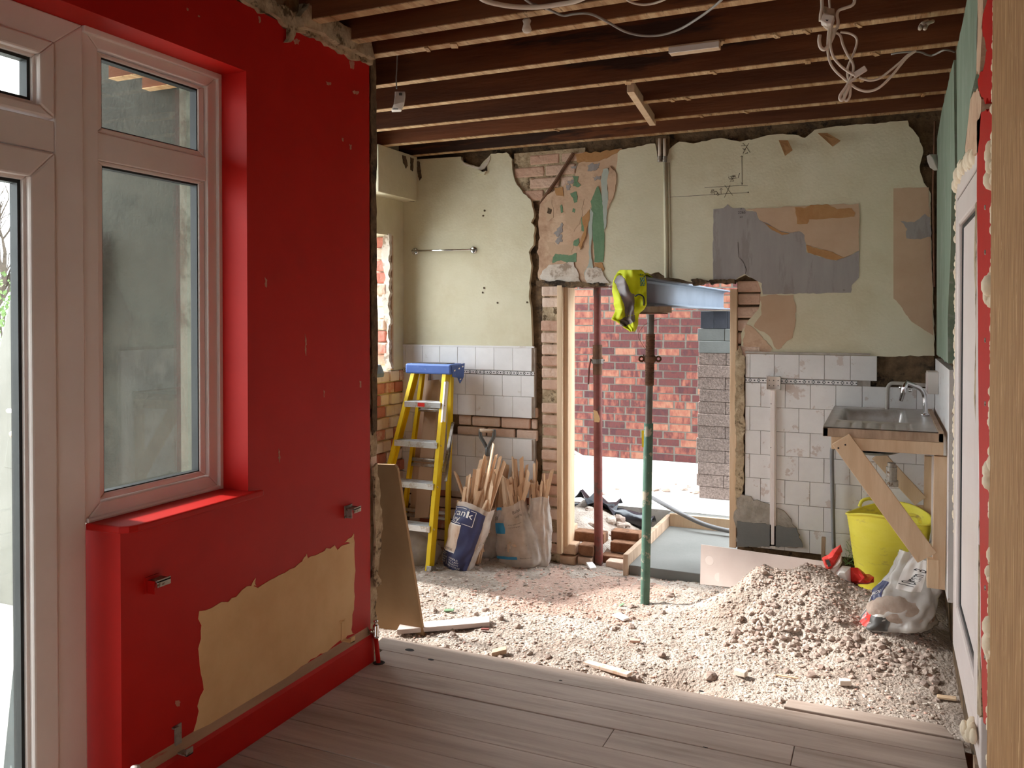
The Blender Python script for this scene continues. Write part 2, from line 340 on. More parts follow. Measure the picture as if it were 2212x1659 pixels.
def glass_mat():
    m = bpy.data.materials.new('window_glass'); m.use_nodes = True; nt = m.node_tree; N = nt.nodes; L = nt.links
    N.remove(N['Principled BSDF']); out = N['Material Output']
    t = N.new('ShaderNodeBsdfTransparent'); t.inputs[0].default_value = (.93, .93, .91, 1)
    g = N.new('ShaderNodeBsdfGlossy'); g.inputs['Roughness'].default_value = .01
    lw = N.new('ShaderNodeLayerWeight'); lw.inputs[0].default_value = .5
    pw = N.new('ShaderNodeMath'); pw.operation = 'POWER'; pw.inputs[1].default_value = 3.5; L.new(lw.outputs['Facing'], pw.inputs[0])
    fr = N.new('ShaderNodeMath'); fr.operation = 'MULTIPLY_ADD'; fr.inputs[1].default_value = .85; fr.inputs[2].default_value = .05; L.new(pw.outputs[0], fr.inputs[0])
    mx = N.new('ShaderNodeMixShader'); L.new(fr.outputs[0], mx.inputs[0]); L.new(t.outputs[0], mx.inputs[1]); L.new(g.outputs[0], mx.inputs[2])
    # a film of building dust
    df = N.new('ShaderNodeBsdfDiffuse'); df.inputs[0].default_value = rgb(190,184,172)
    nz = N.new('ShaderNodeTexNoise'); nz.inputs['Scale'].default_value = 5; nz.inputs['Detail'].default_value = 6
    tc = N.new('ShaderNodeTexCoord'); L.new(tc.outputs['Object'], nz.inputs['Vector'])
    mr = N.new('ShaderNodeMapRange'); mr.inputs[1].default_value = .3; mr.inputs[2].default_value = .8; mr.inputs[3].default_value = .02; mr.inputs[4].default_value = .14
    L.new(nz.outputs[0], mr.inputs[0])
    m2 = N.new('ShaderNodeMixShader'); L.new(mr.outputs[0], m2.inputs[0]); L.new(mx.outputs[0], m2.inputs[1]); L.new(df.outputs[0], m2.inputs[2])
    L.new(m2.outputs[0], out.inputs[0]); return m
M['glass'] = glass_mat()
def film_mat(name, col, opaque, rough=.25):
    """thin milky plastic film: partly see-through, partly diffusing"""
    m = bpy.data.materials.new(name); m.use_nodes = True; nt = m.node_tree; N = nt.nodes; L = nt.links
    b = N['Principled BSDF']; b.inputs['Base Color'].default_value = col; b.inputs['Roughness'].default_value = rough
    b.inputs['Specular IOR Level'].default_value = .6
    nz = N.new('ShaderNodeTexNoise'); nz.inputs['Scale'].default_value = 9; nz.inputs['Detail'].default_value = 5
    tc = N.new('ShaderNodeTexCoord'); L.new(tc.outputs['Object'], nz.inputs['Vector'])
    mr = N.new('ShaderNodeMapRange'); mr.inputs[1].default_value = .3; mr.inputs[2].default_value = .7; mr.inputs[3].default_value = opaque - .15; mr.inputs[4].default_value = min(1, opaque + .15)
    L.new(nz.outputs[0], mr.inputs[0]); L.new(mr.outputs[0], b.inputs['Alpha'])
    bp = N.new('ShaderNodeBump'); bp.inputs['Strength'].default_value = .3; bp.inputs['Distance'].default_value = .02; L.new(nz.outputs[0], bp.inputs['Height']); L.new(bp.outputs[0], b.inputs['Normal'])
    return m
M['film'] = film_mat('clear_milky_film', rgb(222,214,206), .5)
M['filmwhite'] = film_mat('white_sack_film', rgb(226,214,204), .45)
M['filmbag'] = film_mat('thick_clear_film', rgb(214,208,200), .72, .18)

def border_mat():
    """white border tile printed with a chain of black diamonds"""
    m = mat('border_tile_print', rgb(226,222,220), rough=.3, spec=.5); nt = m.node_tree; N = nt.nodes; L = nt.links; b = N['Principled BSDF']
    tc = N.new('ShaderNodeTexCoord'); sp = N.new('ShaderNodeSeparateXYZ'); L.new(tc.outputs['Object'], sp.inputs[0])
    def mth(op, a, bb=None):
        n = N.new('ShaderNodeMath'); n.operation = op
        for i, q in enumerate((a, bb)):
            if q is None: continue
            if isinstance(q, (int, float)): n.inputs[i].default_value = q
            else: L.new(q, n.inputs[i])
        return n.outputs[0]
    x = mth('ADD', mth('MULTIPLY', sp.outputs[0], 1 / .048), 50.0); fx = mth('ABSOLUTE', mth('SUBTRACT', mth('FRACT', x), .5))
    z = mth('ABSOLUTE', mth('SUBTRACT', sp.outputs[2], .013)); zn = mth('MULTIPLY', z, 1 / .048)
    d = mth('ADD', fx, zn); ringv = mth('MULTIPLY', mth('GREATER_THAN', d, .13), mth('LESS_THAN', d, .23))
    dot = mth('LESS_THAN', d, .05); edge = mth('GREATER_THAN', fx, .40); edge2 = mth('MULTIPLY', edge, mth('LESS_THAN', zn, .07))
    line = mth('MULTIPLY', mth('GREATER_THAN', z, .0095), mth('LESS_THAN', z, .0118))
    s = mth('MINIMUM', mth('ADD', mth('ADD', ringv, dot), mth('ADD', edge2, line)), 1.0)
    mx = N.new('ShaderNodeMix'); mx.data_type = 'RGBA'; mx.inputs[6].default_value = rgb(226,222,220); mx.inputs[7].default_value = rgb(38,36,40)
    L.new(s, mx.inputs[0]); L.new(mx.outputs[2], b.inputs['Base Color']); return m
M['border'] = border_mat()
# ================================================================ STRUCTURE
XL, XR, YB, ZJ = -1.97, 0.25, 5.0, 2.536
YEND, YFLOOR = 2.98, 3.23

# ---- ceiling: floor boards of the storey above, carried by bare joists
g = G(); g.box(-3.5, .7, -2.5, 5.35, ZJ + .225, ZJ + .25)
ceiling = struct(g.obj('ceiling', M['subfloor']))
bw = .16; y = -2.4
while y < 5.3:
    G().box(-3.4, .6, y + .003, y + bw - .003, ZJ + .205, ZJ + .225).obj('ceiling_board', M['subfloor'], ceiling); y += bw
jme = None
for y in [-1.84 + .4 * k for k in range(11)] + [2.56, 2.81, 3.0, 3.4, 3.8, 4.2, 4.6, 4.965]:
    x0, x1 = -3.25, .42
    g = G().box(x0, x1, y - .024, y + .024, ZJ + .004, ZJ + .205); g.box(x0, x1, y - .0245, y + .0245, ZJ, ZJ + .004, 1)
    j = g.obj('joist', [M['joist'], M['batten']], ceiling)
rnd = random.Random(3)
for k in range(26):   # scraps of lath and plaster nibs still nailed to the joist edges
    yj = rnd.choice([2.56, 2.81, 3.0, 3.4, 3.8, 4.2, 4.6]); x = rnd.uniform(-1.9, .2)
    G().bar((x, yj - .024, ZJ - .002), (x + rnd.uniform(-.02,.02), yj + .024, ZJ - .003), rnd.uniform(.012,.03), .006).obj('lath_scrap', M['batten'], ceiling)

# ---- timber floor of the near room
g = G(); g.box(-2.05, .3, -2.3, YFLOOR - .03, -.12, -.024)
floor = struct(g.obj('floor', M['joist']))
rnd = random.Random(5); y = YFLOOR; k = 0
while y > -2.2:
    w = .1335; cuts = [-1.985 if k else -2.06, .255]
    if k == 1: cuts = [-1.985, .255]
    elif k: cuts = [-1.985] + sorted(rnd.uniform(-1.7, .1) for _ in range(1)) + [.255]
    if k == 3: cuts = [-1.985, -.86, .255]
    if k == 5: cuts = [-1.985, -.55, .255]
    for a, b in zip(cuts[:-1], cuts[1:]):
        dz = rnd.uniform(-.002, .001)
        G().box(a + .0012, b - .0012, y - w + .0028, y - .0006, -.023, dz).obj('floorboard', M['plank'], floor, bevel=.0018)
    y -= w; k += 1
for px, py, r in ((885, 1404, .018), (1525, 1612, .012), (1358, 1562, .007), (1515, 1493, .008), (1211, 1470, .006), (931, 1425, .012)):
    p = on_z(px, py, 0); G().lathe([(r, 0), (r*.9, .0012)], (p.x, p.y, -.0006), 12, sq=(1.3,.8)).obj('knot_hole', M['black'], floor)

# ---- left wall: red, with the window recess and the patio door opening
XF = -2.09           # face of the white frames
ZS, ZH = .835, 2.275
g = G()
g.box(-2.13, XL, 1.7175, YEND, -.02, ZS); g.box(-2.13, XL, 2.24, YEND, ZS, 2.497); g.box(-2.13, XL, -2.3, 2.24, ZH, 2.497)
g.box(-2.13, XL, -2.3, .60, -.02, ZH)
wall_left = struct(g.obj('wall_left', M['red']))
g = G(); g.box(-2.27, -2.13, 1.7175, YEND, -.3, ZS); g.box(-2.27, -2.13, 2.24, YEND, ZS, 2.497); g.box(-2.27, -2.13, -2.3, 2.24, ZH, 2.497); g.box(-2.27, -2.13, -2.3, .60, -.3, ZH)
struct(g.obj('wall_left_outer', M['render']))
o = struct(G().box(-2.27, XL - .012, -2.3, YEND, 2.497, ZJ + .21).obj('trim_1', M['plasterraw']))
# broken plaster where the cornice has come down, on top of the red wall
sheet('broken_plaster', [(515,-2),(548,18),(566,30),(598,42),(618,62),(612,92),(625,88),(640,70),(668,82),(700,100),(738,118),(770,132),(797,142),(800,108),(788,84),(770,80),(748,60),(716,48),(690,44),(652,8),(640,30),(600,14),(560,-14)], 'X', XL, .018, M['plasterraw'], o, amp=.014, seg=.025, seed=4)
sheet('broken_plaster', [(636,36),(654,10),(690,32),(716,50),(748,64),(770,84),(788,88),(798,130),(770,118),(736,104),(700,86),(668,68),(644,60)], 'X', XL + .016, .03, M['plasterraw'], o, amp=.008, seg=.03, seed=9)
# ragged end of the wall: bare plaster and brick behind the paint
rnd = random.Random(8)
poly = [(YEND - .004, -.02)] + [(YEND - .004, 2.50)] + [(YEND + .05 + rnd.uniform(-.012, .014) + (.012 if z < 1.1 else 0), 2.5 - i * .05) for i, z in enumerate([2.5 - q * .05 for q in range(51)])]
g = G().prism([(XL - .012, a, b) for a, b in poly], (-.26, 0, 0)); wall_end = struct(g.obj('trim_2', M['plasterraw']))
for z in [0.1 + .077 * k for k in range(31)]:
    dy = rnd.uniform(0, .02); G().box(XL - .17, XL - .016 + rnd.uniform(-.01,.006), YEND + .02, YEND + .055 + dy, z, z + .066).obj('brick', M['oldbrick'], wall_end, bevel=.006)
sheet('plaster_lip', [(803,1010),(811,1000),(818,1060),(822,1120),(820,1180),(812,1240),(820,1262),(808,1268),(803,1240),(806,1100)], 'X', XL, .01, M['plasterraw'], wall_end, amp=.01, seg=.02, seed=12)
sheet('plaster_lip', [(803,940),(812,930),(814,700),(811,500),(812,300),(808,120),(799,120),(799,500),(802,800)], 'X', XL - .006, .006, M['rawdark'], wall_end, amp=.006, seg=.03, seed=2)

# bare beige patch left where a radiator hung, scuffs in the paint
sheet('bare_patch', [(430,1320),(470,1305),(500,1292),(545,1265),(556,1270),(615,1237),(690,1195),(722,1178),(728,1188),(765,1170),(764,1260),(758,1360),(765,1368),(735,1382),(640,1448),(520,1532),(418,1580),(424,1560),(432,1505),(440,1490),(430,1420),(434,1380)], 'X', XL, .0025, M['beige'], wall_left, amp=.012, seg=.03, seed=3, straight=(14,15,16))
for px in ([(540,1268),(552,1248),(553,1266)], [(650,1215),(662,1196),(668,1206)], [(744,1172),(764,1152),(765,1172)]):
    sheet('bare_patch', px, 'X', XL, .002, M['beige'], wall_left, amp=.006, seg=.01, seed=7)
for px, py, w, h in ((709,180,8,5),(768,200,10,5),(740,302,3,5),(757,317,4,7),(560,42,3,9),(574,610,3,14),(660,745,2,30),(603,985,2,20),(384,1520,8,8),(700,850,2,10),(430,35,3,3),(405,20,2,5),(760,140,8,12),(640,90,10,8),(778,830,3,10)):
    sheet('paint_chip', [(px-w*.7,py-h*.8),(px+w*.7,py-h*.5),(px+w*.5,py+h*.8),(px-w*.4,py+h*.6)], 'X', XL, .0012, M['chip'], wall_left, amp=.004, seg=.005, seed=px)

# skirting board, red with a dusty bare top edge
g = G().prism([(XL, 1.72, 0), (XL + .018, 1.72, 0), (XL + .018, 1.72, .105), (XL + .012, 1.72, .118), (XL, 1.72, .122)], (0, YEND - 1.722, 0))
base = struct(g.obj('baseboard_left', M['red']))
G().prism([(XL, 1.73, .121), (XL + .0125, 1.73, .119), (XL + .009, 1.73, .128), (XL, 1.73, .15)], (0, YEND - 1.75, 0)).obj('bare_top_edge', mat('dusty_wood_edge', rgb(150,118,92), rgb(178,140,112), scale=8, stretch=(1,.2,1), c3=rgb(170,60,50), s3=8), base)

# window sill with a rounded nosing
sp = [(XF, 1.70), (XF, 2.24), (XL, 2.245), (XL + .03, 2.285), (XL + .033, 2.275), (XL + .033, 1.75), (XL + .022, 1.728), (XL, 1.712), (XL-.06,1.705)]
sill = struct(G().prism([(a, b, ZS) for a, b in sp], (0, 0, .022)).obj('trim_3', M['red'], bevel=.009))

# ---- white frames: patio door with fanlight, side window
def ring(g, x0, x1, ya, yb, za, zb, wl, wr, wb_, wt, mi=0):
    """mitred rectangular frame in a plane x = const, proud face x1"""
    o_ = [(ya, za), (yb, za), (yb, zb), (ya, zb)]; i_ = [(ya+wl, za+wb_), (yb-wr, za+wb_), (yb-wr, zb-wt), (ya+wl, zb-wt)]
    for k in range(4):
        q = (k + 1) % 4
        g.prism([(x0, *o_[k]), (x0, *o_[q]), (x0, *i_[q]), (x0, *i_[k])], (x1 - x0, 0, 0), mi)
win = struct(thing('window_1', 'tall white plastic side window with a narrow light above a large pane', 'window', (XF, 1.97, ZS + .022)))
g = G(); ring(g, XF - .07, XF, 1.70, 2.24, ZS + .022, ZH, .055, .055, .05, .05); g.obj('frame', M['upvc'], win, bevel=.004)
G().box(XF - .065, XF - .006, 1.755, 2.185, 1.905, 1.985).obj('transom', M['upvc'], win, bevel=.003)
for za, zb in ((.91, 1.905), (1.985, 2.222)):
    g = G(); ring(g, XF - .05, XF - .012, 1.756, 2.184, za, zb, .022, .026, .018, .012); b_ = g.obj('bead', M['upvc'], win, bevel=.004)
    g = G(); ring(g, XF - .046, XF - .018, 1.776, 2.160, za + .016, zb - .010, .006, .006, .005, .008); g.obj('gasket', M['gasket'], b_)
    G().box(XF - .046, XF - .04, 1.778, 2.158, za + .018, zb - .012).obj('pane', M['glass'], win)
g = G(); g.tube([(XF + .004, 1.705, ZS + .028), (XF + .004, 2.235, ZS + .028)], .008, 8); g.obj('sealant_bead', M['upvc'], win)
G().box(XF - .002, XF + .012, 2.225, 2.243, ZS + .02, ZH - .004).obj('cover_strip', M['upvc'], win, bevel=.003)
G().box(XF - .002, XF + .014, 1.70, 2.24, ZH - .018, ZH + .002).obj('cover_strip', M['upvc'], win, bevel=.003)

door = struct(thing('door_1', 'white plastic patio door with fanlight opening to the bright garden', 'door', (XF, 1.15, 0)))
g = G(); ring(g, XF - .075, XF + .006, .60, 1.70, .0, ZH, .09, .09, .05, .075); g.obj('frame', M['upvc'], door, bevel=.004)
G().box(XF - .07, XF + .004, .69, 1.61, 1.90, 1.985).obj('transom', M['upvc'], door, bevel=.003)
def leaf(ya, yb, za, zb, wst, wb_, name):
    g = G(); ring(g, XF - .06, XF + .012, ya, yb, za, zb, wst, wst, wb_, wst); l_ = g.obj(name, M['upvc'], door, bevel=.006)
    g = G(); ring(g, XF - .05, XF - .006, ya + wst - .003, yb - wst + .003, za + wb_ - .003, zb - wst + .003, .012, .012, .012, .012); g.obj('glazing_bead', M['upvc'], l_, bevel=.003)
    g = G(); ring(g, XF - .046, XF - .016, ya + wst + .008, yb - wst - .008, za + wb_ + .008, zb - wst - .008, .01, .01, .01, .01); g.obj('gasket', M['gasket'], l_)
    G().box(XF - .04, XF - .034, ya + wst + .01, yb - wst - .01, za + wb_ + .01, zb - wst - .01).obj('pane', M['glass'], l_)
    return l_
leaf(.695, 1.607, .055, 1.897, .075, .12, 'door_leaf'); leaf(.695, 1.607, 1.99, 2.20, .045, .03, 'fanlight')

# ---- end wall of the side return (seen through the side window) and the rest of the shell
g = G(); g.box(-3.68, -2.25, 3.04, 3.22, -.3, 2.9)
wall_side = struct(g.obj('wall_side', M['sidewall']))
g = G(); g.box(-2.3, -1.45, -2.45, -2.2, -.1, 2.8); g.box(-.35, .6, -2.45, -2.2, -.1, 2.8); g.box(-1.45, -.35, -2.45, -2.2, -.1, .5); g.box(-1.45, -.35, -2.45, -2.2, 2.2, 2.8)
wall_near = struct(g.obj('wall_near', M['cream']))
w3 = struct(thing('window_added', 'wide white plastic window added unseen behind the viewer for light', 'window', (-.9, -2.3, .5)))  # added out of view to bring daylight into the near room
g = G()
for b_ in ((-1.45,-1.39,.5,2.2),(-.41,-.35,.5,2.2),(-1.45,-.35,.5,.56),(-1.45,-.35,2.14,2.2),(-.93,-.87,.5,2.2)): g.box(b_[0], b_[1], -2.34, -2.27, b_[2], b_[3])
g.obj('frame', M['upvc'], w3)
for a_, b_ in ((-1.39,-.93),(-.87,-.41)): G().box(a_, b_, -2.31, -2.304, .56, 2.14).obj('pane', M['glass'], w3)

# ---- far left wall of the kitchen with the broken-out window
XK = -3.03
g = G()
g.box(-3.3, XK - .02, 4.15, 5.25, -.4, 1.085); g.box(-3.3, XK, 4.84, 5.25, 1.085, 2.75); g.box(-3.3, XK, 4.6, 4.84, 1.99, 2.75); g.box(-3.3, XK, 3.2, 4.6, 2.5, 2.75)
wfl = struct(g.obj('wall_far_left', M['cream']))
G().box(XK - .01, -2.92, 4.52, YB, 2.235, ZJ).obj('boxed_lintel', M['cream'], wfl, bevel=.004)
rnd = random.Random(21); z = 1.085
for k in range(15):       # whitewashed brickwork below the sill
    z -= .077; off = 0 if k % 2 else -.055
    y = 4.35 + off
    while y < 4.99:
        w = .107 if k % 2 else .107; pr = rnd.uniform(-.008, .012)
        G().box(XK - .06, XK + pr, y + .004, min(y + w, 4.995) - .004, z + .004, z + .073).obj('brick', M['redoldbrick'], wfl, bevel=.007); y += w
for k in range(11):       # hacked brick ends and mortar in the window jamb
    z = 1.12 + k * .079
    G().box(XK - .11 + rnd.uniform(-.02,.01), XK - .005 + rnd.uniform(-.03,0), 4.815 + rnd.uniform(-.02,.012), 4.845, z, z + .072).obj('brick', M['redoldbrick'] if k % 3 else M['oldbrick'], wfl, bevel=.01)
sheet('broken_plaster', [(838,505),(846,505),(846,780),(852,795),(838,798),(834,770),(842,720),(834,680),(830,640),(838,600),(828,560),(832,525)], 'Y', 4.83, .03, M['whiteplaster'], wfl, amp=.012, seg=.02, seed=5)
G().box(XK - .002, XK + .012, 4.835, 4.85, 1.09, 1.99).obj('pink_edge', M['pinkplaster'], wfl)
g = G().prism([(XK - .09, 4.55, 1.05), (XK + .02, 4.55, 1.05), (XK + .025, 4.55, 1.075), (XK - .0, 4.55, 1.13), (XK - .09, 4.55, 1.14)], (0, .17, 0))
g.obj('lead_flashing', M['flashing'], wfl, bevel=.006)
for px in ([(868,335),(876,338),(880,358),(876,364),(870,350)], [(886,340),(893,343),(891,370),(886,366)]):
    sheet('dark_stain', px, 'X', -2.92, .004, M['rawdark'], wfl, amp=.004, seg=.01, seed=px[0][0])
sheet('dark_stain', [(902,348),(907,350),(911,385),(906,390),(902,372)], 'Y', YB, .004, M['rawdark'], wfl, amp=.004, seg=.01, seed=6)

# ---- far wall of the kitchen: dirty brick core, opening, layers of old plaster and paper
OX0, OX1 = on_y(1208, 800, YB).x, on_y(1590, 800, YB).x
OZ = on_y(1250, 614, YB).z
g = G()
g.box(-3.1, OX0, YB + .03, 5.25, -.4, 2.75); g.box(OX1, .5, YB + .03, 5.25, .10, 2.75); g.box(OX1, .5, YB + .07, 5.25, -.4, .10); g.box(OX0, OX1, YB + .03, 5.25, OZ, 2.75)
wf = struct(g.obj('wall_far', M['rawdark']))
T = .03; YS = YB + T
cream_l = [(872,437),(900,437),(905,346),(1000,340),(1003,351),(1020,357),(1040,362),(1058,342),(1065,334),(1098,331),(1110,345),(1112,375),(1120,400),(1135,420),(1150,432),(1153,446),(1157,470),(1151,482),(1159,492),(1156,530),(1146,545),(1152,575),(1149,600),(1146,640),(1151,680),(1154,751),(869,747)]
sheet('plaster_layer', cream_l, 'Y', YS, T, M['cream'], wf, amp=.006, seg=.03, seed=1, straight=(0,1,2,24,25,26))
pink = [(1172,428),(1200,415),(1225,400),(1245,380),(1258,345),(1300,332),(1345,322),(1350,345),(1337,380),(1322,420),(1316,500),(1312,612),(1275,617),(1170,612),(1165,590),(1168,560),(1163,545),(1170,515),(1166,480)]
sheet('plaster_layer', pink, 'Y', YS, T - .002, M['pinkplaster'], wf, amp=.008, seg=.03, seed=2)
cream_r = [(1338,326),(1380,318),(1418,312),(1423,345),(1443,348),(1448,325),(1470,308),(1500,312),(1560,300),(1600,308),(1625,304),(1680,292),(1715,293),(1740,300),(1760,283),(1850,271),(1900,268),(1961,263),(1963,275),(1985,300),(1994,330),(1986,362),(1995,396),(2010,420),(2012,560),(2015,640),(2018,768),(1885,769),(1610,763),(1601,750),(1602,722),(1618,692),(1640,668),(1645,630),(1636,604),(1612,594),(1592,604),(1555,612),(1520,606),(1500,610),(1440,598),(1425,588),(1408,593),(1380,586),(1350,592),(1330,604),(1322,617),(1304,613),(1306,500),(1312,430),(1322,395),(1333,370)]
sheet('plaster_layer', cream_r, 'Y', YS, T, M['cream'], wf, amp=.006, seg=.03, seed=3)
def lay(px, m, t=.0025, amp=.006, seg=.02, seed=None, name='paper_layer', base_t=T, straight=()):
    return sheet(name, px, 'Y', YS - base_t, t, M[m], wf, amp=amp, seg=seg, seed=seed if seed is not None else px[0][0] + px[0][1], straight=straight)
grey = [(1541,452),(1562,450),(1572,441),(1584,450),(1606,449),(1612,456),(1634,458),(1640,475),(1665,484),(1680,498),(1706,503),(1730,500),(1738,508),(1742,545),(1790,560),(1806,563),(1835,552),(1856,541),(1855,600),(1840,616),(1838,632),(1648,636),(1646,612),(1608,592),(1590,604),(1560,610),(1541,606)]
lay(grey, 'greycement', .0025, .004, .02)
lay([(1612,452),(1640,450),(1720,446),(1780,444),(1855,440),(1856,541),(1835,552),(1822,558),(1800,545),(1742,530),(1738,508),(1728,500),(1706,503),(1680,497),(1662,484),(1642,476),(1634,458)], 'pinkpaper', .004, .005)
lay([(1717,448),(1738,450),(1752,443),(1785,441),(1808,452),(1840,450),(1848,460),(1846,468),(1790,472),(1748,474),(1744,484),(1722,484),(1720,465)], 'tornbrown', .0055, .004)
lay([(1742,529),(1770,538),(1800,545),(1822,556),(1832,552),(1808,562),(1790,560),(1745,545)], 'tornbrown', .006, .003)
lay([(1646,478),(1668,490),(1690,502),(1706,505),(1690,508),(1668,497)], 'tornbrown', .006, .002)
lay([(1930,407),(2006,405),(2012,560),(2016,725),(1985,705),(1965,690),(1945,660),(1930,645)], 'pinkpaper', .002, .004, straight=(7,))
lay([(1945,478),(1975,480),(1998,462),(2010,470),(2011,512),(1982,516),(1958,515),(1960,495)], 'greycement', .004, .006)
lay([(1642,640),(1660,637),(1714,637),(1720,665),(1718,700),(1712,730),(1695,742),(1682,755),(1672,748),(1664,728),(1642,715),(1628,705),(1645,680)], 'pinkpaper', .002, .006)
lay([(1612,700),(1632,712),(1668,752),(1664,760),(1612,758),(1604,735)], 'pinkplaster', .002, .008)
# old pink wall: green paint, pale patches, torn strips
for q in ([(1236,380),(1250,381),(1247,392),(1255,400),(1250,404),(1238,402),(1240,392)], [(1232,418),(1246,414),(1248,424),(1247,436),(1240,438),(1238,428)],
          [(1210,446),(1214,442),(1217,458),(1212,460)], [(1195,555),(1200,548),(1215,550),(1228,552),(1245,546),(1245,566),(1225,568),(1212,562),(1193,568)],
          [(1240,520),(1250,514),(1252,524),(1246,532),(1238,530)], [(1256,470),(1260,468),(1262,500),(1256,498)], [(1238,450),(1243,452),(1241,460),(1236,458)]):
    lay(q, 'greenpaint', .002, .004, .012, base_t=T - .002)
lay([(1291,402),(1296,410),(1302,440),(1305,480),(1306,520),(1304,560),(1303,566),(1284,566),(1283,530),(1280,500),(1278,480),(1278,455),(1276,435),(1284,418)], 'greenpaint', .003, .004)
lay([(1303,366),(1314,364),(1316,380),(1312,400),(1314,430),(1312,460),(1310,490),(1306,498),(1303,460),(1300,420),(1298,390)], 'bluegrey', .005, .004)
lay([(1318,358),(1330,370),(1332,395),(1326,425),(1318,440),(1312,455),(1315,420),(1312,390)], 'pinkplaster', .006, .005)
lay([(1276,448),(1282,460),(1280,500),(1277,545),(1282,580),(1276,600),(1264,602),(1262,590),(1272,570),(1273,520),(1270,480)], 'bluegrey', .004, .004)
lay([(1258,470),(1275,452),(1272,480),(1262,520),(1254,540),(1250,530),(1262,500)], 'tornbrown', .005, .005)
lay([(1186,572),(1240,566),(1245,580),(1250,600),(1254,612),(1180,612),(1166,600),(1172,585)], 'whiteplaster', .004, .008)
lay([(1268,580),(1288,576),(1300,580),(1308,600),(1318,612),(1270,614),(1264,602)], 'whiteplaster', .007, .006)
lay([(1285,568),(1302,568),(1306,580),(1300,592),(1286,585)], 'tornbrown', .004, .004)
for q in ([(1184,448),(1192,452),(1190,462),(1182,460)], [(1198,406),(1216,404),(1218,424),(1202,422)]):
    lay(q, 'tornbrown' if q[0][0] > 1190 else 'rawdark', .003, .004, base_t=T - .002)
lay([(1196,505),(1214,480),(1216,500),(1206,512)], 'greycement', .002, .008, .008, base_t=T - .002)
for q in ([(1225,392),(1240,388),(1236,398),(1226,398)], [(1280,384),(1298,380),(1296,388),(1284,390)]):
    lay(q, 'greycement', .002, .008, .008, base_t=T - .002)
lay([(1240,334),(1345,322),(1300,345),(1280,350),(1250,352)], 'tornbrown', .004, .01, base_t=T - .002)
for q in ([(1176,440),(1192,432),(1196,470),(1180,478)], [(1220,440),(1262,430),(1258,465),(1240,500),(1222,480)], [(1178,520),(1205,530),(1240,525),(1236,548),(1190,552)]):
    lay(q, 'pinkpaper', .0015, .012, .02, base_t=T - .002)
for q in ([(1268,358),(1296,352),(1290,366),(1270,370)], [(1232,360),(1246,356),(1244,366)], [(1222,400),(1230,396),(1232,410),(1224,410)], [(1200,520),(1212,505),(1216,520),(1206,528)]):
    lay(q, 'greycement', .0018, .01, .008, base_t=T - .002)
# flaps of torn paper curling off the top edge
for px, py, dx, dz in ((1690,318,.05,-.06), (1775,303,.09,-.05)):
    p = on_y(px, py, YB)
    g = G().prism([(p.x - .02, YB, p.z + .04), (p.x + .03, YB - .004, p.z + .035), (p.x + dx + .01, YB - .045, p.z + dz + .03), (p.x + dx - .03, YB - .05, p.z + dz)], (0, -.002, .001)); g.obj('torn_flap', M['tornbrown'], wf)
lay([(998,345),(1004,352),(1018,358),(1036,362),(1050,350),(1060,336),(1056,352),(1048,364),(1040,368),(1020,362),(1002,356)], 'whiteplaster', .006, .006)
lay([(1038,358),(1052,358),(1053,370),(1042,372)], 'rawdark', .002, .004)
lay([(1028,371),(1036,368),(1044,372),(1052,370),(1048,378),(1034,375)], 'cream', .02, .003)
for px, py in ((1047,455),(1044,466),(1046,622),(1043,632),(1075,654),(1139,653),(1720,628),(1823,627)):
    p = on_y(px, py, YB); G().lathe([(.006,0),(.007,.003)], (p.x, YB + .0005, p.z), 8, axis=(0,-1,0)).obj('screw_hole', M['rawdark'], wf)
# raised plaster seam over an old chase, with two pipe stubs above it
a = on_y(1437, 352, YB); b = on_y(1440, 600, YB)
G().tube([(a.x, YB - .0, a.z), (b.x, YB - .0, b.z)], .014, 8).obj('plastered_chase', M['cream'], wf, smooth=True)
G().tube([(a.x + .022, YB, a.z), (b.x + .022, YB, b.z)], .006, 6).obj('plastered_chase', M['cream'], wf, smooth=True)
# exposed old brickwork
def old_bricks(x0, x1, z0, z1, test=None, m='oldbrick', seed=0, pr=(.002,.024), w=.215, hh=.075):
    rnd = random.Random(seed); z = z0; k = 0
    while z < z1 - .03:
        x = x0 - (w / 2 if k % 2 and x1 - x0 > .3 else 0)
        while x < x1:
            a_, b_ = max(x, x0), min(x + w, x1)
            if b_ - a_ > .03 and (test is None or test((a_ + b_) / 2, z + hh / 2)):
                q = rnd.uniform(*pr)
                G().box(a_ + rnd.uniform(.002,.008), b_ - rnd.uniform(.002,.008), YB + q, YB + .06, z + rnd.uniform(.003,.007), z + hh - rnd.uniform(.003,.007)).obj('brick', M['rawdark' if seed == 3 and rnd.random() < .35 else m], wf, bevel=.009)
            x += w
        z += hh; k += 1
vx0, vx1 = on_y(1108, 380, YB).x, on_y(1262, 380, YB).x
G().box(vx0, vx1, YB + .018, YB + .034, on_y(1180, 432, YB).z, ZJ - .03).obj('mortar_bed', M['plasterraw'], wf)
old_bricks(vx0, vx1, on_y(1180, 432, YB).z, ZJ - .03, seed=1, pr=(.010,.022))
G().box(on_y(1170,800,YB).x, OX0, YB + .014, YB + .032, -.15, OZ - .01).obj('mortar_bed', M['plasterraw'], wf)
old_bricks(on_y(1168,800,YB).x, OX0, -.15, OZ - .01, seed=2, pr=(-.012,.016))
old_bricks(OX1, on_y(1645,700,YB).x, on_y(1600,800,YB).z, on_y(1600,600,YB).z, seed=3, pr=(-.004,.014))
old_bricks(OX1, on_y(1609,900,YB).x, .12, on_y(1600,800,YB).z, seed=5, pr=(.0,.02))
old_bricks(on_y(985,900,YB).x, on_y(1160,900,YB).x, on_y(1080,950,YB).z, on_y(1080,885,YB).z, seed=4, pr=(.006,.024))
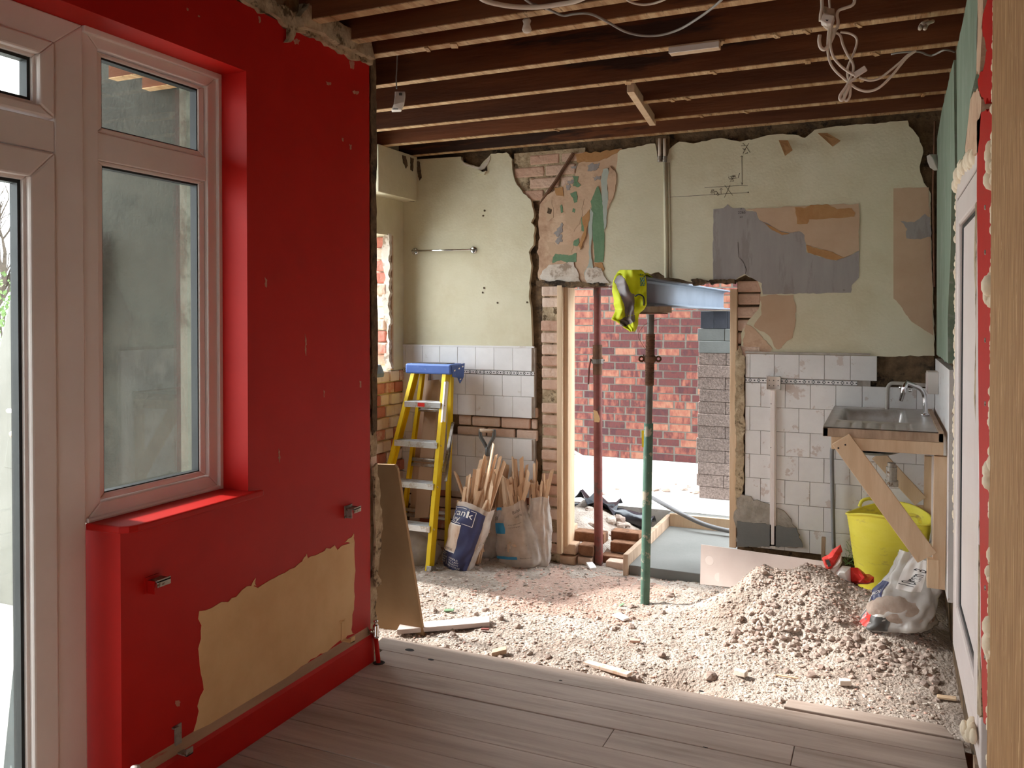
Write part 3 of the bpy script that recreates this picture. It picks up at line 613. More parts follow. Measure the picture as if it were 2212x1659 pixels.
old_bricks(on_y(880,1000,YB).x, on_y(1168,1000,YB).x, -.15, on_y(1080,1062,YB).z, seed=7, pr=(.006,.024), m='redoldbrick')
p0, p1 = on_y(1592, 700, YB).x, OX1
# rough core patch behind the sink where tiles came off
sheet('hacked_patch', [(1880,770),(2016,768),(2014,832),(1970,834),(1905,832),(1884,826)], 'Y', YB + .024, .012, M['rawdark'], wf, amp=.012, seg=.02, seed=14)
# iron strap running down into the crack
a = on_y(1238, 330, YB); b = on_y(1200, 392, YB); c = on_y(1165, 440, YB)
G().tube([(a.x, YB + .008, a.z), (b.x, YB + .004, b.z), (c.x, YB + .012, c.z)], .012, 6).obj('rusty_pipe', M['rust'], wf)
for px, r in ((1426,.009), (1437,.009)):
    t_ = on_y(px, 300, YB); b_ = on_y(px, 346, YB)
    G().tube([(t_.x, YB - .012, t_.z), (b_.x, YB - .012, b_.z)], r, 8).obj('pipe_stub', M['cablewhite'], wf, smooth=True)
    G().tube([(b_.x, YB - .012, b_.z - .012), (b_.x, YB - .012, b_.z + .02)], r + .004, 8).obj('pipe_collar', M['galv'], wf)
sheet('hacked_patch', [(1418,296),(1448,296),(1446,352),(1432,356),(1420,346)], 'Y', YB + .012, .010, M['rawdark'], wf, amp=.006, seg=.015, seed=15)
# timber linings nailed to the jambs of the opening
G().box(OX0 - .012, OX0 + .022, YB - .012, YB + .10, -.06, OZ - .005).obj('door_lining', M['timber'], wf, bevel=.003)
G().box(OX0 + .022, OX0 + .048, YB + .03, YB + .16, -.02, OZ - .005).obj('door_lining', M['timber'], wf, bevel=.003)
G().box(OX1 - .034, OX1 + .006, YB - .012, YB + .09, .10, on_y(1585, 625, YB).z).obj('door_lining', M['timber'], wf, bevel=.003)
sheet('broken_plaster', [(1590,760),(1600,748),(1610,770),(1609,860),(1608,1000),(1604,1110),(1590,1110)], 'Y', YB + .004, .018, M['plasterraw'], wf, amp=.008, seg=.02, seed=16)
# lumps of mortar hanging under the broken lintel
for q in ([(1496,606),(1510,602),(1524,606),(1535,610),(1520,616),(1502,618)], [(1536,606),(1560,604),(1590,604),(1590,614),(1560,612),(1540,616)], [(1165,608),(1215,606),(1275,612),(1318,612),(1312,618),(1240,622),(1170,620)]):
    sheet('mortar_lump', q, 'Y', YB + .05, .06, M['rawdark'], wf, amp=.006, seg=.012, seed=q[0][0])

# wall tiles, each one its own piece
def tiles(pxl, pxr, ztop, zbot, mt, skip, seed, x_start=None):
    rnd = random.Random(seed); x0 = on_y(pxl, 900, YB).x; x1 = on_y(pxr, 900, YB).x; pw, ph = .1345, .137
    rows = [(1.096, ztop, 0)]; z = 1.066; k = 1
    while z > zbot: rows.append((max(z - ph, zbot), z, k)); z -= ph; k += 1
    for za, zb, k in rows:
        x = x0 - (pw * (.35 if k % 2 else .8))
        while x < x1:
            a_, b_ = max(x, x0), min(x + pw, x1)
            if b_ - a_ > .02 and zb - za > .02 and not skip((a_ + b_) / 2, (za + zb) / 2):
                d = rnd.uniform(0, .0016)
                G().box(a_ + .0011, b_ - .0011, YB - .008 - d, YB + .004, za + .0011, zb - .0011).obj('wall_tile', M[mt], wf, bevel=.0012)
            x += pw
    x = x0
    while x < x1:
        b_ = min(x + .2, x1)
        if not skip((x + b_) / 2, 1.081): G().box(x + .001, b_ - .001, YB - .0095, YB + .004, 1.068, 1.094).obj('border_tile', M['border'], wf, bevel=.001)
        x += .2
miss = [[(982,866),(1004,866),(1006,884),(1040,888),(1062,905),(1085,905),(1100,898),(1156,898),(1160,945),(1060,942),(982,948),(970,930)]]
missw = [[(on_y(a, b, YB).x, on_y(a, b, YB).z) for a, b in m_] for m_ in miss]
zfl = on_y(1000, 1062, YB).z
tiles(870, 1155, on_y(1000, 748, YB).z, zfl, 'tile', lambda x, z: any(inside(x, z, m_) for m_ in missw), 31)
hole_r = [(on_y(a, b, YB).x, on_y(a, b, YB).z) for a, b in ((1880,764),(2030,760),(2030,834),(1905,834),(1882,826))]
tiles(1610, 2019, on_y(1740, 766, YB).z, .115, 'tileold', lambda x, z: inside(x, z, hole_r), 32)
for pxl, pxr, za, zb in ((870, 1155, zfl, 1.247), (1610, 2019, .115, 1.06), (1610, 1880, 1.06, 1.236)):
    x0 = on_y(pxl, 900, YB).x; x1 = on_y(pxr, 900, YB).x
    if pxl == 870:
        zu = on_y(1080, 898, YB).z; zl = on_y(1080, 944, YB).z
        G().box(x0, x1, YB + .002, YS, zu, zb).obj('tile_bed', M['tilebed'], wf); G().box(x0, x1, YB + .002, YS, za, zl).obj('tile_bed', M['tilebed'], wf)
    else: G().box(x0, x1, YB + .002, YS, za, zb).obj('tile_bed', M['tilebed'], wf)
sheet('cement_smear', [(1592,1075),(1610,1070),(1650,1085),(1700,1110),(1722,1140),(1735,1182),(1592,1180)], 'Y', YB - .006, .012, M['cementsmear'], wf, amp=.02, seg=.02, seed=17)
sheet('cement_smear', [(1592,1125),(1720,1140),(1735,1182),(1592,1180)], 'Y', YB - .016, .006, M['concrete'], wf, amp=.008, seg=.02, seed=18)
G().box(on_y(870,748,YB).x, on_y(1155,748,YB).x, YB - .012, YB + .004, 1.246, 1.256).obj('tile_trim', M['tile'], wf)
G().box(on_y(1610,748,YB).x, on_y(1880,748,YB).x, YB - .014, YB + .004, 1.236, 1.246).obj('tile_trim', M['tilebed'], wf)

# ---- right wall: green paint, plastic door set in foam, red strip, board
g = G()
g.box(XR + .03, .55, 3.74, 5.25, -.4, 2.75); g.box(XR + .03, .55, -2.3, 2.80, -.4, 2.75); g.box(XR + .03, .55, 2.8, 3.74, 1.97, 2.75); g.box(XR + .03, .55, 2.8, 3.74, -.4, .14)
wr = struct(g.obj('wall_right', M['rawdark']))
def layr(px, m, t=.03, amp=.01, seg=.03, seed=None, at=XR, name='plaster_layer', straight=()):
    return sheet(name, px, 'X', at, t, M[m], wr, amp=amp, seg=seg, seed=seed if seed is not None else px[0][0] + px[0][1], straight=straight)
def W_(px_y, *a): return px_y
layr([(2024,300),(2034,240),(2060,130),(2063,400),(2056,395),(2053,560),(2047,690),(2048,785),(2023,766)], 'greenwall', amp=.006)
layr([(2066,110),(2080,46),(2094,-30),(2112,-30),(2112,50),(2108,160),(2096,215),(2084,330),(2068,372)], 'greenwall', amp=.006)
layr([(2096,215),(2112,190),(2120,215),(2116,300),(2112,330),(2086,345),(2084,320)], 'pinkplaster', .034, .008)
layr([(2112,-30),(2124,-30),(2122,60),(2116,165),(2109,160)], 'pinkplaster', .026, .012)
layr([(2123,30),(2146,-40),(2146,225),(2134,212),(2128,225),(2116,200),(2112,170),(2124,150),(2132,110),(2120,60)], 'red', .031, .012)
layr([(2110,262),(2120,242),(2146,238),(2146,1570),(2124,1560),(2119,1400),(2115,1000),(2112,620),(2110,420)], 'red', .033, .008)
layr([(2108,410),(2112,420),(2113,1000),(2116,1400),(2120,1545),(2104,1540),(2112,1420),(2106,1200),(2112,1000),(2104,860),(2108,700),(2104,560)], 'plasterraw', .036, .01, at=XR + .004)
G().box(XR, XR + .03, 3.95, 5.0, .25, 1.225).obj('splashback', M['tileold'], wr)
for py in (380,448,545,648,735,872,1042,1270,1420):
    p = on_x(2129, py, XR); G().lathe([(.008,0),(.006,.004)], (p.x + .001, p.y, p.z), 8, axis=(-1,0,0)).obj('screw_head', M['galv'], wr)

d2 = struct(thing('door_2', 'white plastic back door panel foamed into the right wall', 'door', (XR + .03, 3.27, .14)))
g = G(); ring(g, XR + .07, XR + .006, 2.70, 3.75, .15, 1.965, .06, .06, .07, .06); g.obj('frame', M['upvc'], d2, bevel=.004)
g = G(); ring(g, XR + .07, XR + .012, 2.763, 3.687, .223, 1.902, .012, .012, .012, .012); g.obj('gasket', M['gasket'], d2)
g = G(); ring(g, XR + .07, XR + .002, 2.772, 3.678, .232, 1.893, .1, .1, .12, .1); g.obj('leaf', M['upvc'], d2, bevel=.008)
g = G(); ring(g, XR + .07, XR + .016, 2.875, 3.575, .355, 1.79, .012, .012, .012, .012); g.obj('gasket', M['gasket'], d2)
G().box(XR + .02, XR + .06, 2.885, 3.565, .365, 1.78).obj('panel', M['upvc'], d2)
def foam_line(name, pts, r, seed, parent, k=5):
    rnd = random.Random(seed); P = smooth_pts(pts, k); g = G()
    for p in P:
        rr = r * rnd.uniform(.55, 1.35); q = p + Vector((rnd.uniform(-.3,.2)*r, rnd.uniform(-.5,.5)*r, rnd.uniform(-.5,.5)*r))
        prof = [(rr*sin(pi*i/5), -rr*cos(pi*i/5)*1.5) for i in range(6)]; prof[0] = (0.0001,-rr*1.5); prof[-1] = (0.0001, rr*1.5)
        g.lathe(prof, q, 8, sq=(rnd.uniform(.7,1.1), rnd.uniform(.8,1.4)))
    return g.obj(name, M['foam'], parent, smooth=True)
foam_line('foam_bead', [(XR + .012, 3.775, 1.97 - .06 * i) for i in range(24)], .009, 2, wr, 4)
foam_line('foam_bead', [on_x(2066,405,XR+.01), on_x(2074,380,XR+.01), on_x(2086,360,XR+.01), on_x(2100,345,XR+.01), on_x(2108,335,XR+.01)], .018, 3, wr, 5)
osb = struct(G().box(XR - .007, XR + .012, 1.19, 2.415, -.02, 2.5).obj('trim_4', M['osb'], bevel=.002))
foam_line('foam_bead', [(XR + .002, 2.428 + .008 * sin(i * 1.7), .02 + .05 * i) for i in range(49)], .0085, 5, osb, 5)
for py, r in ((585,.022),(1000,.02),(1350,.028),(1200,.016),(325,.02)):
    p = on_x(2143, py, XR - .001); foam_line('foam_bead', [p, p + Vector((-.004, .0, -.04)), p + Vector((0,.01,-.07))], r * .7, py, osb, 2)
struct(G().box(XR, XR + .1, 2.78, 2.84, -.05, .14).obj('trim_5', M['oldtimber']))
foam_line('foam_bead', [on_x(2085,1575,XR-.02), on_x(2092,1580,XR-.01), on_x(2100,1590,XR-.01), on_x(2102,1560,XR)], .014, 9, wr, 6)
# ================================================================ OUTSIDE
def boxstruct(name, m, *b): return struct(G().box(*b).obj(name, m))
slab = boxstruct('ground_slab', M['concslab'], -6, 4, 6.2, 9.2, -.35, 0)
garden = boxstruct('ground_garden', M['paving'], -60, 30, -40, 60, -.55, -.36)
terrace = boxstruct('ground_terrace', M['paving'], -9, -2.2, -3, 3.0, -.36, -.05)
# garden wall of multicoloured stock brick beyond the opening
YW = 8.30
wo_ = thing('brick_wall', 'tall wall of mixed dark red and orange bricks beyond the doorway', 'wall', (-2.3, YW, 0))
G().box(-6.0, 1.2, YW - .001, YW + .21, -.02, 2.86).obj('mortar_bed', M['mortar'], wo_)
bm_ = G().box(-.1025, .1025, -.006, .1, 0, .063); tmp = bm_.obj('brick', M['brick'], None); bme = tmp.data; bpy.data.objects.remove(tmp)
bmh = G().box(-.0465, .0465, -.006, .1, 0, .063); tmp = bmh.obj('brick', M['brick'], None); bmhe = tmp.data; bpy.data.objects.remove(tmp)
rest = []
rnd = random.Random(17); nb = 0
for k in range(37):
    z = .006 + k * .0752; x = -6.0 + (.11 if k % 2 else 0) + rnd.choice([0, 0, .055])
    while x < 1.1:
        hb = rnd.random() < .16; w = .112 if hb else .2245
        vis = -3.45 < x + w / 2 < -1.28 and z < 1.95
        loc = (x + w / 2, YW + rnd.uniform(-.002, .002), z + rnd.uniform(-.001,.001))
        if vis and nb < 300: shared('brick', bmhe if hb else bme, (loc[0], loc[1] + .047, loc[2]), wo_); nb += 1
        else: rest.append((loc, hb))
        x += w
g = G()
for (x, y, z), hb in rest: g.box(x - (.0465 if hb else .1025), x + (.0465 if hb else .1025), y - .006, y + .1, z, z + .063)
o = g.obj('brickwork', M['brick'], wo_); o['kind'] = 'stuff'

struct(G().box(-3.3, -3.08, 5.25, 6.45, -.36, 2.75).obj('wall_added_shade', M['render']))  # unseen wall stub, added to keep sun off the concrete pad
up = struct(G().box(-3.32, .75, -2.5, 5.27, 2.79, 5.8).obj('wall_upper', M['render']))
# pier of blocks carrying the far end of the steel beam
PY = 6.72; pz = 0; px0 = on_y(1507, 1000, PY).x
pier = thing('block_pier', 'pier of stacked pinkish concrete blocks topped with grey and dark blue ones', 'block pier', (px0 + .35, PY + .1, 0))
rnd = random.Random(23); top = 1.49
n = 13; ch = .0965
z = 0
for k in range(n + 1):
    m_ = M['block'] if k < 12 else M['blockgrey']; hcur = ch
    x = px0 + rnd.uniform(-.012, .012)
    if k >= n - 0: pass
    for w in ((.44, .32) if k % 2 == 0 else (.215, .44)):
        G().box(x + .001, x + w - .002, PY + rnd.uniform(-.004,.004), PY + .215, z + .001, z + hcur - .001).obj('block', m_, pier, bevel=.004); x += w
    z += hcur
for k in range(6):
    G().box(px0 + .02 + k * .1045, px0 + .02 + k * .1045 + .1025, PY, PY + .2, z + .001, 1.49).obj('engineering_brick', M['engbrick'], pier, bevel=.002)

# steel beam through the wall head
BX, BY0, BY1, BZ0, BZ1, BW = -1.19, 4.24, 6.9, 1.502, 1.652, .15
beam = thing('steel_beam', 'grey steel I-beam running out through the doorway head onto the block pier', 'steel beam', (BX, BY0, BZ0))
G().box(BX - BW/2, BX + BW/2, BY0, BY1, BZ1 - .010, BZ1).obj('top_flange', M['beam'], beam, bevel=.003)
G().box(BX - BW/2, BX + BW/2, BY0, BY1, BZ0, BZ0 + .010).obj('bottom_flange', M['beam'], beam, bevel=.003)
G().box(BX - .004, BX + .004, BY0, BY1, BZ0 + .010, BZ1 - .010).obj('web', M['beam'], beam)
g = G()
for s_ in (-1, 1):
    g.prism([(BX + s_*.004, BY0, BZ1 - .010), (BX + s_*.016, BY0, BZ1 - .010), (BX + s_*.004, BY0, BZ1 - .022)], (0, BY1 - BY0, 0))
    g.prism([(BX + s_*.004, BY0, BZ0 + .010), (BX + s_*.016, BY0, BZ0 + .010), (BX + s_*.004, BY0, BZ0 + .022)], (0, BY1 - BY0, 0))
g.obj('root_fillet', M['beam'], beam)
G().box(BX - .075, BX + .075, BY0 - .008, BY0, BZ0, BZ1).obj('end_plate', M['beam'], beam, bevel=.001)

# neighbouring outbuilding wall glimpsed through the broken kitchen window
nb_ = thing('outbuilding', 'pale blue-grey blockwork glimpsed through the broken side window', 'building', (-7.2, 11.5, -.36))
for k in range(11):
    for j in range(6):
        G().box(-7.6, -7.2, 10.0 + j*.45 + (.22 if k % 2 else 0), 10.44 + j*.45 + (.22 if k % 2 else 0), -.36 + k*.225, -.36 + k*.225 + .215).obj('block', M['bluebrick'], nb_)
G().box(-7.55, -7.25, 10.0, 12.9, -.36, 2.1).obj('mortar', M['mortar'], nb_)

# things leaning outside the patio door
def slab_between(name, m, pbl, pbr, ptl, ptr, y, t, parent=None, bev=.004):
    pts = [on_y(*q, y) for q in (pbl, pbr, ptr, ptl)]
    return G().prism(pts, (0, t, 0)).obj(name, m, parent, bevel=bev)
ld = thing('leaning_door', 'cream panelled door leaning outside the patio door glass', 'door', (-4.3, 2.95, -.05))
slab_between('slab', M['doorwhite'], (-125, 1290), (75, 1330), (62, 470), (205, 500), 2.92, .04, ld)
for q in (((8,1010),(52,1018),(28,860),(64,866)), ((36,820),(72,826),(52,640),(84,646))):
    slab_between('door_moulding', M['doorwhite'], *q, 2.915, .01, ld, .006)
p = on_y(27, 938, 2.91); G().lathe([(.018,0),(.016,.008),(.006,.01)], (p.x, p.y, p.z), 14, axis=(0,-1,0)).obj('keyhole_plate', M['galv'], ld)
p = on_y(38, 885, 2.91); G().tube([p, p + Vector((.0,-.05,0)), p + Vector((.12,-.05,.0))], .011, 8).obj('lever_handle', M['printwhite'], ld)
lb = slab_between('leaning_sheet', M['sheetgrey'], (2,1700), (150,1730), (58,1130), (190,1150), 1.80, .02)
tag(lb, 'wet grey sheet leaning in front of the cream door outside', 'board')

# bare tree and evergreen bush in the garden
def tree(base, h, seed):
    rnd = random.Random(seed); g = G()
    def grow(p, d, L, r, lev):
        pts = [p]; rs = [r]; q = p; dd = d
        for i in range(3):
            dd = (dd + Vector((rnd.uniform(-.25,.25), rnd.uniform(-.25,.25), rnd.uniform(-.05,.18)))).normalized(); q = q + dd * (L / 3); pts.append(q); rs.append(r * (1 - .17 * (i + 1)))
        g.tube(pts, rs, 5 if lev < 3 else 3)
        if lev < 5:
            for i in range(4 if lev < 3 else 3):
                t = rnd.choice(pts[1:]); nd = (dd + Vector((rnd.uniform(-1,1), rnd.uniform(-1,1), rnd.uniform(-.3,.7))) * .85).normalized()
                grow(t, nd, L * rnd.uniform(.55,.75), r * .5, lev + 1)
    grow(Vector(base), Vector((0,0,1)), h * .34, h * .03, 0); return g
b_ = on_y(15, 690, 11.5)
tt = thing('bare_tree', 'leafless winter tree seen through the patio door glass', 'tree', (b_.x, 11.5, -.36))
tree((b_.x, 11.5, -.36), 6.5, 4).obj('branches', M['bark'], tt)
rnd = random.Random(6); g = G(); bc = on_y(20, 640, 9.4)
for k in range(2600):
    a = rnd.uniform(0, 2*pi); ph = rnd.uniform(-.2, 1); r = rnd.uniform(.55, 1.0)
    p = Vector((bc.x + 1.1*r*cos(a)*math.sqrt(max(0,1-ph*ph)), 9.4 + 1.0*r*sin(a)*math.sqrt(max(0,1-ph*ph)), .2 + 2.0*ph*r))
    u = Vector((rnd.uniform(-1,1), rnd.uniform(-1,1), rnd.uniform(-1,1))).normalized(); w_ = u.orthogonal().normalized(); s_ = rnd.uniform(.03,.06)
    g.add([p + u*s_, p + w_*s_*.5, p - u*s_, p - w_*s_*.5], [(0,1,2,3)])
bu = thing('evergreen_bush', 'dull green bush under the bare tree outside', 'bush', (bc.x, 9.4, -.36))
o = g.obj('foliage', M['leafgreen'], bu, clean=False); o['kind'] = 'stuff'
g = G()
for k in range(9): g.tube([(bc.x, 9.4, -.36), (bc.x + rnd.uniform(-.5,.5), 9.4 + rnd.uniform(-.5,.5), rnd.uniform(.8,1.6))], [.03,.01], 5)
g.obj('stems', M['bark'], bu)
# ================================================================ GROUND OF THE KITCHEN: SOIL, HEAP, STONES
def sm(t): t = max(0, min(1, t)); return t * t * (3 - 2 * t)
def fn(x, y, s, o=0): return noise.noise(Vector((x * s + o, y * s - o, .37 * o)))
def heap_h(x, y):
    a = .24 * math.exp(-(((x + .44) / .36) ** 2 + ((y - 4.36) / .23) ** 2))
    b = .09 * math.exp(-(((x + .15) / .50) ** 2 + ((y - 4.25) / .34) ** 2))
    c = .16 * math.exp(-(((x - .18) / .36) ** 2 + ((y - 4.80) / .5) ** 2))
    return a + b + c
def ground_h(x, y):
    z = -.045 - .055 * sm((y - 3.45) / 1.2) - .02 * sm((y - 4.7) / .3)
    z += heap_h(x, y) * (1 + .25 * fn(x, y, 6, 3)) + .016 * fn(x, y, 2.3) + .012 * fn(x, y, 6.5, 1) + .007 * fn(x, y, 17, 2) + .004 * fn(x, y, 45, 5)
    z -= .05 * math.exp(-(((x + .78) / .16) ** 2 + ((y - 3.42) / .07) ** 2))
    if y < 3.3: z = min(z, -.035 - .02 * (3.3 - y))
    return z
def grid_obj(name, x0, x1, y0, y1, st, hf, mats, mf=None, parent=None):
    nx = int((x1 - x0) / st) + 1; ny = int((y1 - y0) / st) + 1; vs_ = []; fs = []; mi = []
    for j in range(ny):
        for i in range(nx):
            x = x0 + (x1 - x0) * i / (nx - 1); y = y0 + (y1 - y0) * j / (ny - 1); vs_.append((x, y, hf(x, y)))
    for j in range(ny - 1):
        for i in range(nx - 1):
            a = j * nx + i; fs.append((a, a + 1, a + nx + 1, a + nx)); v = vs_[a]; mi.append(mf(v[0], v[1]) if mf else 0)
    g = G(); g.v = [Vector(v) for v in vs_]; g.f = fs; g.m = mi
    return g.obj(name, mats, parent, smooth=True, clean=False)
ground = struct(grid_obj('ground_soil', -3.32, .34, 3.12, 5.42, .017, ground_h, [M['soil'], M['soilred']],
    lambda x, y: 1 if (-2.0 < x + .25 * fn(x, y, 5) < -1.15 and 3.95 < y + .2 * fn(x, y, 4, 2) < 4.75) else 0))
boxstruct('ground_sub', M['soil'], -3.4, .5, 3.0, 6.25, -.5, -.2)

def rock_mesh(seed, sub, flat=.7):
    bm = bmesh.new(); bmesh.ops.create_icosphere(bm, subdivisions=sub, radius=1); rnd = random.Random(seed); o_ = rnd.uniform(0, 50)
    k = Vector((rnd.uniform(.8,1.35), rnd.uniform(.7,1.1), flat * rnd.uniform(.75,1.15)))
    for v in bm.verts:
        n = 1 + .55 * noise.noise(v.co * 1.3 + Vector((o_, 0, 0))); v.co = Vector((v.co.x*k.x, v.co.y*k.y, v.co.z*k.z)) * n
    vs_ = [v.co.copy() for v in bm.verts]; fs = [[v.index for v in f.verts] for f in bm.faces]; bm.free(); return vs_, fs
rocks = []
for k in range(9):
    g = G(); v_, f_ = rock_mesh(100 + k, 2); g.add(v_, f_); o = g.obj('stone', M['stone']); me = o.data
    for p in me.vertices: p.co.z += -max(-q.z for q in v_) if False else 0
    me.transform(Matrix.Translation((0, 0, -(max(v.co.z for v in me.vertices)) / 2))); bpy.data.objects.remove(o); rocks.append(me)
rnd = random.Random(77); placed = []
STL = ('rough grey-brown stone tumbled along the front foot of the rubble heap', 'small loose stone on the reddish ground between sacks and green prop', 'small stone lying on the upper slope of the rubble heap',
       'small stone in the bright rubble between leaning board and floorboards', 'small stone in the bright rubble right in front of the floorboard edge')
STG = ('stones at the heap foot', 'stones on the reddish ground', 'stones on the heap', 'stones near the leaning board', 'stones near the floorboards')
def put_stone(x, y, r):
    for (a, b, c) in placed:
        if (a - x) ** 2 + (b - y) ** 2 < (.62 * (r + c)) ** 2: return False
    placed.append((x, y, r)); o = shared('stone', rnd.choice(rocks), (x, y, ground_h(x, y) + r * .22), None, (rnd.uniform(-.4,.4), rnd.uniform(-.4,.4), rnd.uniform(0, 6.28)), (r, r, r))
    zone = 0 if abs(y - 3.98) < .16 and x > -.75 else 1 if y > 4.14 and x < -.85 else 2 if y > 4.14 else 3 if x < -1.0 else 4
    tag(o, STL[zone], 'stone', STG[zone]); return True
n = 0
while n < 170:      # tumbled along the foot of the heap
    t = rnd.random(); x = -.62 + .80 * t + rnd.gauss(0, .05); y = 3.98 - .02 * t + rnd.gauss(0, .07)
    if x > .2 or y < 3.4: continue
    if put_stone(x, y, rnd.uniform(.008, .019) * (1.25 if rnd.random() < .2 else 1)): n += 1
while n < 292:
    x = rnd.uniform(-2.6, .2); y = rnd.uniform(3.33, 4.85)
    if put_stone(x, y, rnd.uniform(.008, .019) * (1.3 if rnd.random() < .12 else 1)): n += 1
# fine gravel and crumbs: too many to count
small = [rock_mesh(300 + k, 1, .75) for k in range(12)]
g = G(); gv = g.v; gf = g.f; gm = g.m
def crumbs(n, fx, smin, smax, wts):
    for _ in range(n):
        x, y = fx(); r = smin + (smax - smin) * rnd.random() ** 2.6
        v_, f_ = rnd.choice(small); a = rnd.uniform(0, 6.28); ca, sa = cos(a) * r, sin(a) * r; z = ground_h(x, y) + r * .08; b = len(gv)
        gv.extend([Vector((x + v.x*ca - v.y*sa, y + v.x*sa + v.y*ca, z + v.z*r*.75)) for v in v_]); gf.extend([[i + b for i in q] for q in f_])
        m_ = rnd.choices((0,1,2,3), wts(x, y))[0]; gm.extend([m_] * len(f_))
def w_(x, y):
    if -2.1 < x < -1.1 and y > 3.95: return (3, 1.2, 5, 1.6)
    if heap_h(x, y) > .05: return (6, .8, 1.6, 1.6)
    return (5, 2.6, 1, .9)
crumbs(9000, lambda: (rnd.uniform(-2.7, .22), 3.2 + 1.0 * rnd.random()), .002, .011, w_)
crumbs(6500, lambda: (rnd.uniform(-2.9, .22), 4.1 + .9 * rnd.random()), .002, .011, w_)
crumbs(2600, lambda: (min(.2, rnd.gauss(-.35, .26)), rnd.gauss(4.28, .18)), .002, .010, w_)
crumbs(1200, lambda: (rnd.uniform(-2.0, .22), rnd.gauss(3.27, .035)), .002, .008, w_)
o = g.obj('gravel', [M['gravel1'], M['gravel2'], M['gravel3'], M['gravel4']], None, clean=False)
tag(o, 'fine gravel and broken mortar crumbs covering the kitchen ground', 'gravel', None, 'stuff')
def gz(x, y): return ground_h(x, y)

# loose scraps in the rubble
def scrap(name, label, cat, m, px, py, L, w, t, ang, tilt=0.05, z=None, lift=.006):
    p = on_z(px, py, -.05 if z is None else z); zz = gz(p.x, p.y) + lift
    d = Vector((cos(ang), sin(ang), tilt)).normalized() * (L / 2); c = Vector((p.x, p.y, zz + t / 2))
    n_ = Vector((-sin(ang), cos(ang), 0)) * (w / 2); r_ = random.Random(px)
    poly = [c - d - n_ * r_.uniform(.7,1), c + d * r_.uniform(.9,1) - n_, c + d + n_ * r_.uniform(.5,1), c + d * .2 + n_, c - d * r_.uniform(.85,1) + n_]
    o = G().prism([q - Vector((0,0,t/2)) for q in poly], (0, 0, t)).obj(name, M[m], None, bevel=min(.002, t * .2)); return tag(o, label, cat)
scrap('plank_offcut', 'pale grey plank lying on the ground right of the leaning brown board', 'plank', 'gypsum', 960, 1362, .46, .085, .022, rad(38), 0)
scrap('wood_offcut', 'whitish splintered wood strip lying just beyond the floorboards', 'wood scrap', 'printpale', 1312, 1448, .22, .04, .014, rad(-12), 0)
scrap('wood_offcut', 'short brown wood block tilted against the floorboard edge', 'wood scrap', 'oldtimber', 1078, 1413, .07, .045, .02, rad(30), .25)
scrap('tile_shard', 'white tile shard lying near the foot of the green prop', 'tile shard', 'tile', 1342, 1328, .075, .05, .01, rad(-25), -.1)
scrap('tile_shard', 'white angular shard at the foot of the red prop', 'tile shard', 'tile', 1277, 1222, .06, .05, .016, rad(-40), -.4, -.1)
scrap('brick_shard', 'small orange brick shard among pale rubble in the middle', 'brick shard', 'gravel3', 1372, 1386, .05, .03, .012, rad(10))
scrap('brick_shard', 'dark red sliver lying beside the pale plank', 'brick shard', 'propred', 1048, 1370, .04, .016, .008, rad(20))
scrap('plaster_lump', 'pale plaster lump catching sun on the right of the rubble', 'plaster lump', 'whiteplaster', 1600, 1464, .05, .03, .022, rad(-15))
scrap('plaster_lump', 'pale plaster lump nearest the loose floor plank', 'plaster lump', 'whiteplaster', 1825, 1484, .045, .03, .02, rad(15))
scrap('leaf', 'small bright green leaf lying left of the green prop', 'leaf', 'greenpaint', 1343, 1292, .03, .02, .003, rad(40), .5)
scrap('glass_shard', 'pale green shard lying left of the grey plank', 'shard', 'greenpaint', 970, 1323, .05, .03, .006, rad(20))
scrap('wood_splinter', 'thin pale splinter lying on the right of the rubble', 'wood scrap', 'timber', 1700, 1471, .09, .008, .006, rad(-5))
scrap('wood_splinter', 'pale flat chip near the white door bottom', 'wood scrap', 'timber', 2045, 1510, .07, .03, .008, rad(0))
a = on_z(1690, 1532, 0); b = on_z(2072, 1607, .0)
o = G().prism([(a.x, 3.262, -.028), (a.x + .01, 3.33, -.028), (.2, 3.345, -.03), (.23, 3.258, -.03)], (0, 0, .024)).obj('loose_plank', M['plank'], None, bevel=.003)
tag(o, 'loose pale floorboard lying along the rubble side of the floor edge', 'plank')

# ================================================================ DOORWAY: PAD, FORMWORK, FOOTING, SHEETING
pad = thing('concrete_pad', 'smooth fresh grey concrete pad cast in the doorway', 'concrete pad', (-.95, 5.4, -.13))
G().prism([(-1.405, 4.93, -.14), (-.58, 4.93, -.14), (-.58, 5.97, -.14), (-1.405, 5.97, -.14)], (0, 0, .082)).obj('slab', M['concrete'], pad, bevel=.004)
tag(G().box(-1.435, -1.405, 4.90, 6.03, -.14, .012).obj('formwork_board', M['oldtimber'], None, bevel=.003), 'weathered shutter board along the left edge of the concrete pad', 'board')
tag(G().box(-1.403, -.55, 5.97, 6.0, -.14, .03).obj('formwork_board', M['timber'], None, bevel=.003), 'yellowish shutter board across the back of the concrete pad', 'board')
struct(G().box(-1.45, -.4, 6.03, 6.24, -.3, -.005).obj('ground_step', M['concrete'], bevel=.006))
def ledge_h(x, y): return .035 - .15 * sm((x + 1.98) / .5) + .02 * fn(x, y, 5) + .015 * fn(x, y, 13, 1) - .06 * sm((5.5 - y) / .3)
led = grid_obj('ground_ledge', -2.1, -1.44, 5.2, 6.1, .025, ledge_h, [M['soil'], M['soilred']], lambda x, y: 0); struct(led)
ft = thing('brick_footing', 'broken brown brick footing under the doorway behind the red prop', 'footing', (-1.7, 5.1, -.14))
rnd = random.Random(41)
